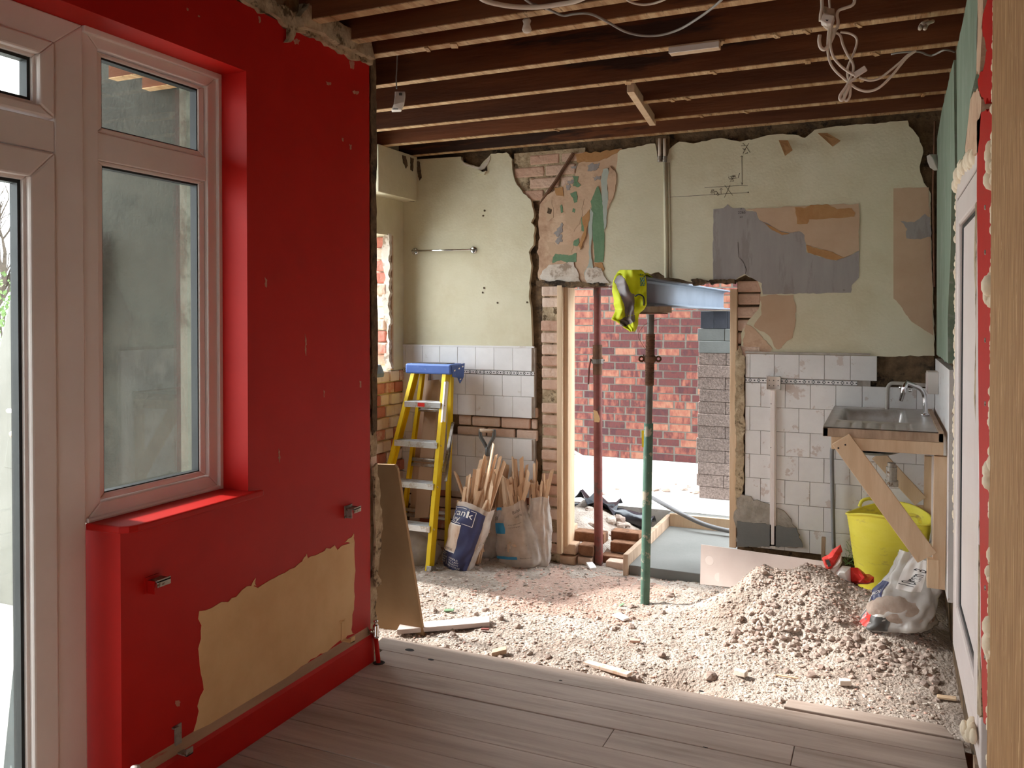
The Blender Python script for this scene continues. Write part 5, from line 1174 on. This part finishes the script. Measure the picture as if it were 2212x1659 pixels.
# brown fibreboard leaning by the end of the red wall
yb = 3.42
o = G().prism([on_y(918,1394,yb), on_y(690,1394,yb), on_y(760,1001,yb), on_y(851,1004,yb), on_y(858,1012,yb)], (0,.018,0)).obj('leaning_board', M['mdf'], None, bevel=.001); tag(o, 'dark brown fibreboard sheet leaning behind the end of the red wall', 'board')

# ================================================================ SINK CORNER
SZ = .945; X0, X1, Y0, Y1 = -.25, .235, 4.03, 4.985
sk = thing('sink_unit', 'stainless steel sink with drainer on a rough timber worktop braced to the wall', 'sink', (0, 4.57, SZ - .05))
def sink_h(x, y):
    z = SZ + .004
    bx = sm((x + .20) / .035) * sm((.10 - x) / .035); by = sm((y - 4.36) / .03) * sm((4.93 - y) / .035); z -= .15 * bx * by
    dr = sm((x + .21) / .02) * sm((.12 - x) / .02) * sm((y - 4.06) / .02) * sm((4.34 - y) / .02); z -= dr * (.004 + .007 * max(0, cos((x + .2) / .062 * 2 * pi)) ** 2)
    e = min(x - X0, X1 - x, y - Y0, Y1 - y); z += .004 * (1 - sm(e / .012)) ; return z
grid_obj('steel_top', X0, X1, Y0, Y1, .0075, sink_h, [M['steel']], None, sk)
g = G(); g.box(X0, X1, Y0, Y0 + .022, SZ - .036, SZ + .003); g.box(X0, X0 + .022, Y0, Y1, SZ - .036, SZ + .003); g.box(X1 - .02, X1, Y0, Y1, SZ - .036, SZ + .012); g.box(X0, X1, Y1 - .02, Y1, SZ - .036, SZ + .003)
g.obj('worktop_edge', M['oldtimber'], sk, bevel=.002)
g = G(); v_, f_ = blob((-.05, 4.65, SZ - .12), .185, .27, .075, 5, amp=.0, flat=False); g.add(v_, f_)
g.v = [Vector((v.x, v.y, min(v.z, SZ - .152))) for v in g.v]; g.obj('bowl_underside', M['dpm'], sk, smooth=True)
wp = on_y(1926, 1000, 4.72); G().lathe([(.032, -.01),(.032,.02),(.026,.02),(.026,.09),(.02,.09),(.02,.11)], (wp.x, wp.y, on_y(1926, 1046, 4.72).z), 16).obj('waste_trap', M['galv'], sk)
tb = on_z(1998, 900, SZ); ty = tb.y
tap = G().tube(smooth_pts([on_y(1999, 902, ty), on_y(1998, 872, ty), on_y(1996, 853, ty), on_y(1988, 840, ty - .01), on_y(1972, 832, ty - .02), on_y(1956, 826, ty - .03)], 6), .011, 12).obj('tap_spout', M['chrome'], sk, smooth=True)
G().tube([on_y(1958, 826, ty - .03), on_y(1953, 838, ty - .03), on_y(1946, 866, ty - .03)], [.012,.014,.009], 12).obj('hose_nozzle', M['chrome'], tap, smooth=True)
for q in ((1946,837),(1966,843)): c_ = on_y(*q, ty - .03); G().lathe([(.007,-.008),(.009,0),(.007,.008)], c_, 10, axis=(1,0,.3)).obj('tap_lug', M['chrome'], tap, smooth=True)
G().lathe([(.02,0),(.02,.008),(.013,.014)], (tb.x, tb.y, SZ + .004), 16).obj('tap_base', M['chrome'], tap, smooth=True)
# timber supports
def tim(name, a, b, w, h, up, label=None, parent=sk): return G().bar(a, b, w, h, up=up).obj(name, M['timber'], parent, bevel=.002)
yf = 4.055
tim('front_rail', (-.215, yf, SZ - .064), (.235, yf, SZ - .064), .045, .055, (0,0,1))
br = tim('diagonal_brace', on_y(1816, 948, yf - .035), on_y(2002, 1204, yf - .035), .088, .022, (0,-1,0))
for q in ((1811,968),(1826,961)): c_ = on_y(*q, yf - .047); G().lathe([(.004,0),(.003,.002)], c_, 8, axis=(0,-1,0)).obj('screw_head', M['black'], br)
tim('wall_post', on_y(2032, 985, 4.07), on_y(2027, 1270, 4.07), .042, .05, (1,0,0)); tim('wall_batten', on_y(2015, 1206, 4.06), on_y(2014, 1268, 4.06), .045, .045, (1,0,0))
tim('wall_post', on_y(2006, 985, 4.88), on_y(2004, 1125, 4.88), .045, .04, (1,0,0)); tim('wall_batten', on_y(1988, 1092, 4.88), on_y(1988, 1120, 4.88), .04, .045, (1,0,0))
tim('diagonal_brace', on_y(1895, 982, 4.86), on_y(1988, 1082, 4.86), .07, .022, (0,-1,0))
for q in ((2026,1000,1270),):
    G().bar(on_y(2020, 985, 4.6), on_y(2018, 1200, 4.6), .02, .03, up=(1,0,0)).obj('wall_batten', M['upvc'], sk)
# pipes and electrics on the tiles
yp = 4.955
o = G().tube(smooth_pts([on_y(1806, 962, yp), on_y(1800, 968, yp), on_y(1797, 985, yp), on_y(1799, 1100, yp), on_y(1801, 1185, yp)], 5), .011, 10).obj('supply_pipe', M['greypipe'], None, smooth=True); tag(o, 'dark grey upright water pipe against the tiles left of the yellow tub', 'pipe')
p = on_y(1672, 827, YB); eb = thing('back_box', 'white square electrical back box on the tile border', 'electrical box', (p.x, YB - .03, p.z - .04))
g = G(); hw = .038; g.box(p.x-hw, p.x+hw, YB-.014, YB-.010, p.z-hw, p.z+hw)
for a, b, c_, d_ in ((-hw,-hw+.003,-hw,hw),(hw-.003,hw,-hw,hw),(-hw,hw,-hw,-hw+.003),(-hw,hw,hw-.003,hw)): g.box(p.x+a, p.x+b, YB-.036, YB-.010, p.z+c_, p.z+d_)
g.obj('box', M['plasticwhite'], eb)
for k in range(6): G().lathe([(.003,0),(.0025,.001)], (p.x - .024 + .024*(k%3), YB - .0142, p.z - .015 + .03*(k//3)), 8, axis=(0,-1,0)).obj('screw_hole', M['darkplastic'], eb)
a = on_y(1672, 842, YB); b = on_y(1672, 1182, YB)
tr = thing('cable_trunking', 'narrow white plastic cable trunking running down the tiles from the electrical box', 'trunking', (a.x, YB - .01, b.z))
G().box(a.x - .018, a.x + .016, YB - .022, YB - .010, b.z, a.z).obj('base', M['plasticwhite'], tr, bevel=.001); G().box(a.x - .010, a.x + .008, YB - .026, YB - .022, b.z + .02, a.z).obj('cover', M['upvc'], tr, bevel=.001)
for zz in (.95, .7): G().lathe([(.003,0),(.002,.001)], (a.x - .013, YB - .0225, zz), 6, axis=(0,-1,0)).obj('screw_head', M['darkplastic'], tr)
pp = on_x(2026, 826, XR); o = thing('switch_box', 'white surface switch box on the right wall above the sink', 'electrical box', (XR - .02, pp.y, pp.z - .06))
G().box(XR - .05, XR, pp.y - .06, pp.y + .08, pp.z - .055, pp.z + .055).obj('box', M['plasticwhite'], o, bevel=.003)
G().box(XR - .053, XR - .049, pp.y - .05, pp.y + .07, pp.z - .045, pp.z + .045).obj('face_plate', M['upvc'], o, bevel=.002)
o = G().tube(smooth_pts([on_y(1916, 890, 4.96), on_y(1917, 850, 4.96), on_y(1918, 838, 4.96), on_y(1924, 829, 4.96), on_y(1940, 828, 4.96), on_y(2000, 832, 4.96)], 5), .010, 10).obj('water_pipe', M['tilebed'], None, smooth=True); tag(o, 'pale painted water pipe curving along the tiles behind the tap', 'pipe')

# yellow flexible tub
tc_ = Vector((.027, 4.70, 0)); tc_.z = gz(tc_.x, tc_.y) + .005; rim_z = on_y(1925, 1112, 4.7).z; hh = rim_z - tc_.z
tub = thing('flexible_tub', 'yellow ribbed rubber builders tub under the sink', 'tub', tc_)
prof = [(.0001, .004)]; n_ = 46
for k in range(n_ + 1):
    f = k / n_; prof.append((.138 + .065 * f ** .8 + (.0018 if k % 2 else 0), .0 + hh * f))
prof += [(.211, hh + .002), (.211, hh + .010), (.199, hh + .010)] + [(.134 + .065 * (1 - k / 10) ** .8, hh * (1 - k / 10) + .006) for k in range(0, 11)] + [(.0001, .008)]
g = G().lathe(prof, tc_, 40, sq=(.98, .9))
for v in g.v:
    th = math.atan2(v.y - tc_.y, v.x - tc_.x); k = (v.z - tc_.z) / hh
    if k > .8: v.z -= .022 * (k - .8) / .2 * cos(2 * th + .6)
g.obj('body', M['yellowtub'], tub, smooth=True)
for th in (rad(118), rad(-62)):
    c_ = tc_ + Vector((cos(th) * .198, sin(th) * .18, hh)); dx = Vector((-sin(th), cos(th), 0)) * .055
    G().tube(smooth_pts([c_ - dx, c_ - dx * .75 + Vector((0,0,.03)), c_ + Vector((0,0,.042)), c_ + dx * .75 + Vector((0,0,.03)), c_ + dx], 5), .009, 8).obj('handle', M['yellowtub'], tub, smooth=True)

# see-through aggregate bag leaning below the sink
cb0 = on_z(1950, 1318, .02); cb0.y = 4.17; cb0.x = on_y(1935, 1318, 4.17).x; cb0.z = gz(cb0.x, cb0.y) - .01
cb1 = on_y(1985, 1192, 4.30)
S5 = Sack(cb0, cb1, (.165,.075), (.085,.05), (1,-.15,.12), 12.0, wob=.03, rim=lambda u: 1 + .05 * sin(u * 13), pw=.85)
s5 = thing('aggregate_bag', 'clear plastic aggregate bag with black, red and white print slumped under the sink', 'bag', cb0)
make_sack(s5, S5, M['filmbag'])
patch(S5, s5, 'darkplastic', 'printed_panel', .53, .60, .05, .55, .002, 8, 10); patch(S5, s5, 'navy', 'printed_panel', .535, .64, .36, .60, .003); patch(S5, s5, 'printred', 'printed_panel', .55, .64, .06, .24, .003); patch(S5, s5, 'darkplastic', 'printed_panel', .64, .73, .02, .2, .002)
patch(S5, s5, 'printwhite', 'printed_panel', .70, .82, .55, .97, .002)
S5.text('10mm B', .77, .60, .10, .075, .004, rad(80)).obj('lettering', M['printblack'], s5)
S5.text('BOUL', .565, .41, .028, .07, .005, rad(25)).obj('lettering', M['printwhite'], s5)
v_, f_ = blob(S5.c0 + Vector((.02, .0, .075)), .135, .06, .075, 8, amp=.12); G().add(v_, f_).obj('contents', M['gravel1'], s5, smooth=True)
# red and white crumpled packet
def crumple(name, poly, y, m, parent, seed, dep=.05):
    P = [on_y(a, b, y) for a, b in poly]; c_ = sum(P, Vector()) / len(P); rnd = random.Random(seed); g = G(); n_ = len(P); vs_ = P[:]
    ins = [c_ + (p - c_) * .55 + Vector((rnd.uniform(-.008,.008), -dep * rnd.uniform(.5, 1), rnd.uniform(-.008,.008))) for p in P]; bk = [c_ + (p - c_) * .6 + Vector((0, dep, 0)) for p in P]
    vs_ += ins + bk + [c_ + Vector((0, -dep * .8, 0)), c_ + Vector((0, dep * 1.1, 0))]
    fs = []
    for i in range(n_):
        j = (i + 1) % n_; fs += [(i, j, n_ + j, n_ + i), (n_ + i, n_ + j, 3*n_), (j, i, 2*n_ + i, 2*n_ + j), (2*n_ + j, 2*n_ + i, 3*n_ + 1)]
    return g.add(vs_, fs).obj(name, m, parent, bevel=.002)
yk = 4.44
pk = thing('cement_packet', 'crumpled red and white plastic packet dumped beside the yellow tub', 'packet', on_y(1830, 1262, yk))
crumple('red_end', [(1775,1205),(1788,1200),(1800,1186),(1816,1176),(1820,1190),(1812,1210),(1795,1232),(1786,1232),(1780,1220)], yk, M['printred'], pk, 1)
crumple('clear_part', [(1818,1192),(1819,1215),(1812,1230),(1798,1240),(1788,1234),(1806,1212)], yk - .02, M['filmwhite'], pk, 2)
crumple('white_part', [(1788,1234),(1804,1236),(1820,1222),(1838,1224),(1838,1258),(1820,1256),(1800,1250)], yk - .03, M['printwhite'], pk, 3)
crumple('red_fold', [(1836,1226),(1852,1226),(1866,1238),(1874,1246),(1888,1246),(1888,1258),(1874,1262),(1850,1262),(1838,1256)], yk - .03, M['printred'], pk, 4)
patch_p = [on_y(a, b, yk - .052) for a, b in ((1783,1210),(1790,1208),(1796,1222),(1789,1225))]; G().prism(patch_p, (0,-.001,0)).obj('dark_print', M['darkplastic'], pk)
o = G().bar(on_y(1779, 1160, 4.8), on_y(1778, 1215, 4.8), .022, .02).obj('timber_peg', M['oldtimber'], None, bevel=.002); tag(o, 'short upright timber peg by the red packet', 'peg')
g = G(); rnd = random.Random(3)
for k in range(40):
    a = on_y(rnd.uniform(1825, 1850), rnd.uniform(1190, 1225), 4.75); g.tube([a, a + Vector((rnd.uniform(-.04,.04), rnd.uniform(-.03,.03), rnd.uniform(.0,.05)))], .0012, 3)
o = g.obj('dry_grass', M['leafgreen'], None); tag(o, 'tangle of dry grass between the packet and the yellow tub', 'grass', None, 'stuff')
o = G().tube(smooth_pts([on_z(1965,1338,.03), on_z(1990,1345,.03), on_z(2010,1335,.04), on_z(2035,1342,.03)], 5), .003, 5).obj('cable_scrap', M['cablewhite'], None); tag(o, 'short curl of white cable on the ground below the aggregate bag', 'cable')

# ================================================================ ON THE WALLS
# chrome rail
a, b = on_y(897, 543, YB), on_y(1023, 540, YB)
rl = thing('towel_rail', 'thin chrome towel rail on the cream wall above the tiles', 'towel rail', ((a.x + b.x)/2, YB - .04, a.z))
G().tube([(a.x, YB - .04, a.z), (b.x, YB - .04, b.z)], .006, 10).obj('bar', M['chrome'], rl, smooth=True)
for p in (a, b):
    f = G().lathe([(.024,0),(.024,.004),(.014,.008)], (p.x, YB, p.z), 18, axis=(0,-1,0)).obj('flange', M['chrome'], rl, smooth=True)
    G().tube([(p.x, YB - .006, p.z), (p.x, YB - .044, p.z)], .007, 10).obj('post', M['chrome'], rl, smooth=True)
    for s_ in (-1, 1): G().lathe([(.003,0),(.003,.001)], (p.x, YB - .0075, p.z + s_*.016), 8, axis=(0,-1,0)).obj('screw', M['darkplastic'], f)
# pencilled setting-out marks
def zz(a, b): return on_y(1430 + a * .09494, 290 + b * .09494, YB)
ST = [[(970,1215),(1950,1160)],[(140,1435),(1960,1325)],[(1815,500),(1825,1150)],[(1425,1160),(1610,1395)],[(1550,1150),(1420,1440)],[(1345,1360),(1345,1230)],[(1315,1265),(1345,1230),(1385,1260)],
      [(1110,1335),(1135,1265),(1180,1262),(1180,1280),(1135,1300),(1170,1310),(1150,1338),(1110,1335)],[(1220+40*cos(q*.6),1335+38*sin(q*.6)) for q in range(12)],[(1300,1340),(1265,1350),(1300,1380),(1260,1395)],
      [(1800,262),(1950,262)],[(1975,205),(1920,290),(1840,440)],[(1920,290),(2005,420)],[(1830,320),(1910,360)],[(1850,360),(1890,330)],[(1835,200),(1885,250)],[(1890,450),(1950,410),(1950,435),(1920,430)],[(1785,515),(1815,490),(1840,520)],[(1805,1100),(1820,1150),(1835,1110)],
      [(1600,1000),(1555,1075),(1625,1070),(1600,1000)],[(1510,970),(1530,1020),(1700,995)],[(1545,965),(1590,950),(1570,985),(1600,992)],[(1605,935),(1600,965),(1640,962)],[(1628,930),(1625,990)],[(1665,925),(1640,960),(1665,975),(1675,955)],[(1725,985),(1735,990),(1765,885)]]
g = G()
for s_ in ST: g.tube([zz(*q) + Vector((0,-.0005,0)) for q in s_], .0013, 4)
g.lathe([(.004,0),(.004,.001)], zz(1962,1322), 8, axis=(0,-1,0))
g.obj('pencil_mark', M['pencil'], wf)
def wall_text(body, px, py, size):
    p = on_y(px, py, YB - .003); v_, f_ = text_geo(body, size); G().add([(p.x + v.x, YB - .0032, p.z + v.y) for v in v_], f_).obj('pencil_mark', M['pencil'], wf)
wall_text('2265', 1594, 462, .022); wall_text('63', 1598, 471, .016); wall_text('^', 1599, 455, .022)
g = G(); g.tube([on_y(q[0], q[1], YB - .003) for q in ((1594,523),(1595,555),(1606,566),(1612,582),(1610,592))], .0011, 4); g.obj('plaster_crack', M['pencil'], wf)
# radiator brackets on the red wall
def bracket(label, px, py, kind):
    p = on_x(px, py, XL); t = thing('radiator_bracket', label, 'bracket', (XL, p.y, p.z), 'radiator brackets on the red wall')
    m = M['beige'] if label.startswith('flat') else M['galv']
    if kind == 'top':
        G().box(XL, XL + .004, p.y - .03, p.y + .02, p.z - .03, p.z + .018).obj('back_plate', M['red'] if px < 500 else m, t); G().box(XL, XL + .04, p.y - .018, p.y + .03, p.z + .004, p.z + .008).obj('arm', m, t)
        G().box(XL + .036, XL + .04, p.y - .018, p.y + .03, p.z - .01, p.z + .012).obj('hook', m, t); G().box(XL + .004, XL + .03, p.y - .022, p.y - .018, p.z - .03, p.z + .008).obj('cheek', M['red'] if px < 500 else m, t)
    else:
        G().box(XL, XL + .004, p.y - .012, p.y + .014, p.z - .03, p.z + .05).obj('back_plate', m, t); G().box(XL, XL + .05, p.y - .012, p.y + .014, p.z - .034, p.z - .03).obj('arm', m, t)
        G().box(XL + .046, XL + .05, p.y - .012, p.y + .014, p.z - .034, p.z - .012).obj('hook', m, t)
        G().box(XL, XL + .014, p.y - .022, p.y - .004, p.z + .045, p.z + .05).obj('tab', m, t)
    del t['group']
bracket('upper radiator bracket half painted red left of the beige patch', 330, 1255, 'top'); bracket('bare metal radiator bracket near the end of the red wall', 753, 1100, 'top')
bracket('lower rusty radiator bracket above the red skirting at the bottom left', 383, 1600, 'low'); bracket('flat beige-painted radiator bracket inside the bare patch', 740, 1365, 'low')
# radiator valve on a red pipe
p = on_z(818, 1432, 0); vl = thing('radiator_valve', 'chrome radiator valve on a red pipe rising from the floorboards', 'valve', (p.x, p.y, 0))
v1 = on_y(812, 1378, p.y); G().tube([(p.x, p.y, -.01), v1], .0095, 10).obj('pipe', M['red'], vl, smooth=True)
G().lathe([(.012,0),(.015,.004),(.015,.012),(.012,.016),(.013,.05),(.010,.056),(.006,.058),(.006,.066),(.010,.068),(.010,.074)], v1, 14).obj('valve_body', M['chrome'], vl, smooth=True)
G().tube([v1 + Vector((0,0,.03)), v1 + Vector((-.02,-.02,.03))], .010, 10).obj('outlet', M['chrome'], vl, smooth=True)
G().lathe([(.026,0),(.02,.002)], (p.x, p.y, .0005), 14).obj('floor_hole', M['black'], vl)
p = on_x(292, 1659, XL + .05); o = G().lathe([(.016,0),(.016,.025),(.012,.034),(.004,.037)], (p.x, p.y, p.z - .03), 14).obj('pipe_cap', M['plasticwhite'], None, smooth=True); tag(o, 'white plastic pipe cap by the skirting at the bottom edge', 'pipe cap')
G().tube([(p.x, p.y, 0), (p.x, p.y, p.z - .03)], .0095, 10).obj('pipe', M['red'], o)

# ================================================================ ON THE CEILING
def cable(name, label, pts, r, m): return tag(G().tube(smooth_pts(pts, 7), r, 8).obj(name, M[m], None, smooth=True), label, 'cable')
cable('ceiling_cable', 'thick white cable drooping under the joists at the top edge', [on_z(a, b, 2.49) for a, b in ((1020,-22),(1045,0),(1080,10),(1120,15),(1165,15),(1210,9),(1245,2),(1290,-18))], .0085, 'cablewhite')
cable('ceiling_cable', 'long grey cable looping below the joists in the middle', [on_z(a, b, 2.50) for a, b in ((1120,-15),(1145,6),(1180,18),(1215,33),(1240,30),(1275,30),(1310,46),(1350,68),(1390,77),(1430,75),(1470,62),(1510,38),(1545,12),(1570,-12))], .0045, 'cablegrey')
cable('ceiling_cable', 'short white cable arc at the top edge right of the grey loop', [on_z(a, b, 2.49) for a, b in ((1345,-10),(1362,4),(1390,10),(1420,5),(1450,-8))], .004, 'cablewhite')
yc = 3.12
def oc(a, b, dy=0): return on_y(1760 + a * .1386, b * .1386, yc + dy)
hb = thing('ceiling_socket', 'white cable junction box dangling from the joists by its cables', 'junction box', oc(200, 380))
G().prism([oc(130,205,-.02), oc(305,235,-.02), oc(262,370,-.02), oc(180,378,-.02), oc(82,325,-.02)], (0,.05,0)).obj('cover', M['plasticwhite'], hb, bevel=.004)
G().prism([oc(140,90,.0), oc(310,130,.0), oc(305,235,.0), oc(130,205,.0)], (0,.04,0)).obj('base', M['oldtimber'], hb, bevel=.003)
G().prism([oc(165,305,-.021), oc(220,310,-.021), oc(190,335,-.021)], (0,-.001,0)).obj('cable_slot', M['black'], hb)
hc = thing('hanging_cable', 'bundle of white cable loops tied with tape hanging from the junction box', 'cable', oc(470, 1570))
for k, (P, r) in enumerate((([(110,-40),(115,120),(95,220),(90,330)], .006), ([(225,-40),(230,40),(235,130)], .004), ([(620,-40),(615,40),(570,90),(470,125),(380,160),(350,230),(365,340),(350,430),(300,475),(230,460),(150,400)], .0055),
        ([(80,545),(70,640),(95,740),(150,770),(210,720),(260,620),(300,520),(310,440)], .0065), ([(240,390),(210,540),(205,800),(240,970),(320,1100),(450,1220),(540,1290),(640,1370),(780,1420),(920,1405),(1050,1330),(1200,1180),(1330,1020),(1440,890),(1560,800)], .0045), ([(270,390),(245,560),(250,740),(300,900),(420,1040),(560,1140),(620,1170)], .0045),
        ([(330,510),(400,560),(440,700),(510,850),(590,980),(600,1100),(540,1250),(470,1400),(460,1530),(500,1570),(545,1500),(555,1380),(545,1280)], .0045), ([(400,500),(540,520),(640,580),(655,680),(600,850),(540,980),(510,1080),(515,1200),(540,1270)], .004),
        ([(640,1215),(560,1270),(470,1380),(400,1480),(395,1545),(430,1560),(480,1480),(540,1330)], .0055), ([(690,1210),(780,1240),(870,1255),(1000,1225),(1150,1120),(1320,980),(1450,860),(1580,790)], .004))):
    G().tube(smooth_pts([oc(a, b, .012 * ((k * 7) % 5 - 2) / 2) for a, b in P], 6), r * 1.0, 7).obj('cable', M['cablewhite'], hc, smooth=True)
G().bar(oc(605, 1185, -.006), oc(800, 1060, -.006), .020, .012, up=(0,-1,0)).obj('tape_tag', M['plasticwhite'], hc, bevel=.003)
cable('ceiling_cable', 'pair of thin grey cables clipped across joists into the right wall', [on_z(a, b, 2.50) for a, b in ((1925,117),(1950,113),(1985,112),(2012,120),(2040,108),(2062,112))], .004, 'cablegrey')
for k, a in enumerate((1992, 2003)):
    P = [on_z(a + 12, 46, 2.52), on_z(a + 2, 50, 2.5), on_z(a - 3, 56, 2.49), on_z(a - 5, 62, 2.47)]; o = G().tube(smooth_pts(P, 4), .007, 8).obj('cable_stub', M['cablewhite'], None, smooth=True); tag(o, ('left' if k == 0 else 'right') + ' one of two white cable stubs poking through a joist', 'cable')
# detector box hanging on its cable
ys = 3.35
def os_(a, b, dy=0): return on_y(840 + a * .0542, 160 + b * .0542, ys + dy)
dt = thing('alarm_sensor', 'white curved alarm sensor dangling on a cable beside the red wall', 'sensor', os_(300, 1440))
prof = [(230,690),(640,690),(640,850),(620,1050),(560,1280),(480,1420),(300,1455),(80,1440)]
front = [os_(240,690,-.03), os_(645,690,-.03), os_(640,860,-.035), os_(600,1120,-.035), os_(480,1420,-.02), os_(90,1440,-.02), os_(190,1200,-.035), os_(235,900,-.035)]
G().prism(front, (-.028, .05, .004)).obj('body', M['plasticwhite'], dt, bevel=.003)
G().prism([os_(400,745,-.042), os_(515,745,-.042), os_(515,850,-.042), os_(405,850,-.042)], (0,.003,0)).obj('lens', M['darkplastic'], dt)
G().prism([os_(190,1350,-.042), os_(370,1350,-.042), os_(340,1410,-.038), os_(160,1410,-.038)], (0,.003,0)).obj('label', M['greypipe'], dt)
G().tube(smooth_pts([on_y(858, 82, ys), on_y(858, 130, ys), on_y(856, 170, ys), on_y(857, 192, ys + .01)], 5), .003, 6).obj('cable', M['cablegrey'], dt, smooth=True)
# batten lampholder plate on a joist, timber noggin
p = on_z(1447, 112, ZJ - .02); q = on_z(1556, 100, ZJ - .02); lb_ = thing('light_batten', 'white plastic batten fixed under the middle joist', 'batten', ((p.x+q.x)/2, 3.38, ZJ - .03))
G().box(p.x, q.x, 3.355, 3.40, ZJ - .032, ZJ - .001).obj('body', M['timber'], lb_, bevel=.003); G().box(p.x, q.x, 3.35, 3.356, ZJ - .032, ZJ - .010).obj('face', M['plasticwhite'], lb_)
o = G().bar(on_z(1362, 188, ZJ + .002), on_z(1410, 262, ZJ + .002), .035, .05).obj('timber_strut', M['timber'], None, bevel=.002); tag(o, 'bright timber strut set diagonally between dark joists', 'strut')
p = on_z(1138, 52, 2.5); o = G().lathe([(.012,-.03),(.018,-.02),(.012,0),(.016,.012),(.01,.02)], p, 10).obj('old_lampholder', M['whiteplaster'], None, smooth=True); tag(o, 'small dirty white ceiling fitting hanging from a joist', 'fitting')
p = on_y(2013, 352, 4.9); o = thing('alarm_sensor', 'white curved sensor high in the far right corner', 'sensor', p - Vector((0,0,.04)))
G().prism([on_y(2001,337,4.9), on_y(2008,333,4.9), on_y(2014,340,4.9), on_y(2022,358,4.9), on_y(2026,366,4.9), on_y(2018,369,4.9), on_y(2008,362,4.9), on_y(2003,350,4.9)], (.035,.04,.005)).obj('body', M['plasticwhite'], o, bevel=.003)
G().tube([p + Vector((.02,.03,.02)), p + Vector((.02,.08,.05))], .006, 6).obj('bracket', M['darkplastic'], o)
# old cable run in the far right corner
o = G().tube(smooth_pts([on_y(2020,262,4.95), on_y(2016,400,4.96), on_y(2017,500,4.96), on_y(2019,620,4.97)], 6), .006, 6).obj('corner_cable', M['rust'], None, smooth=True); tag(o, 'dark old cable running down the far right corner', 'cable')
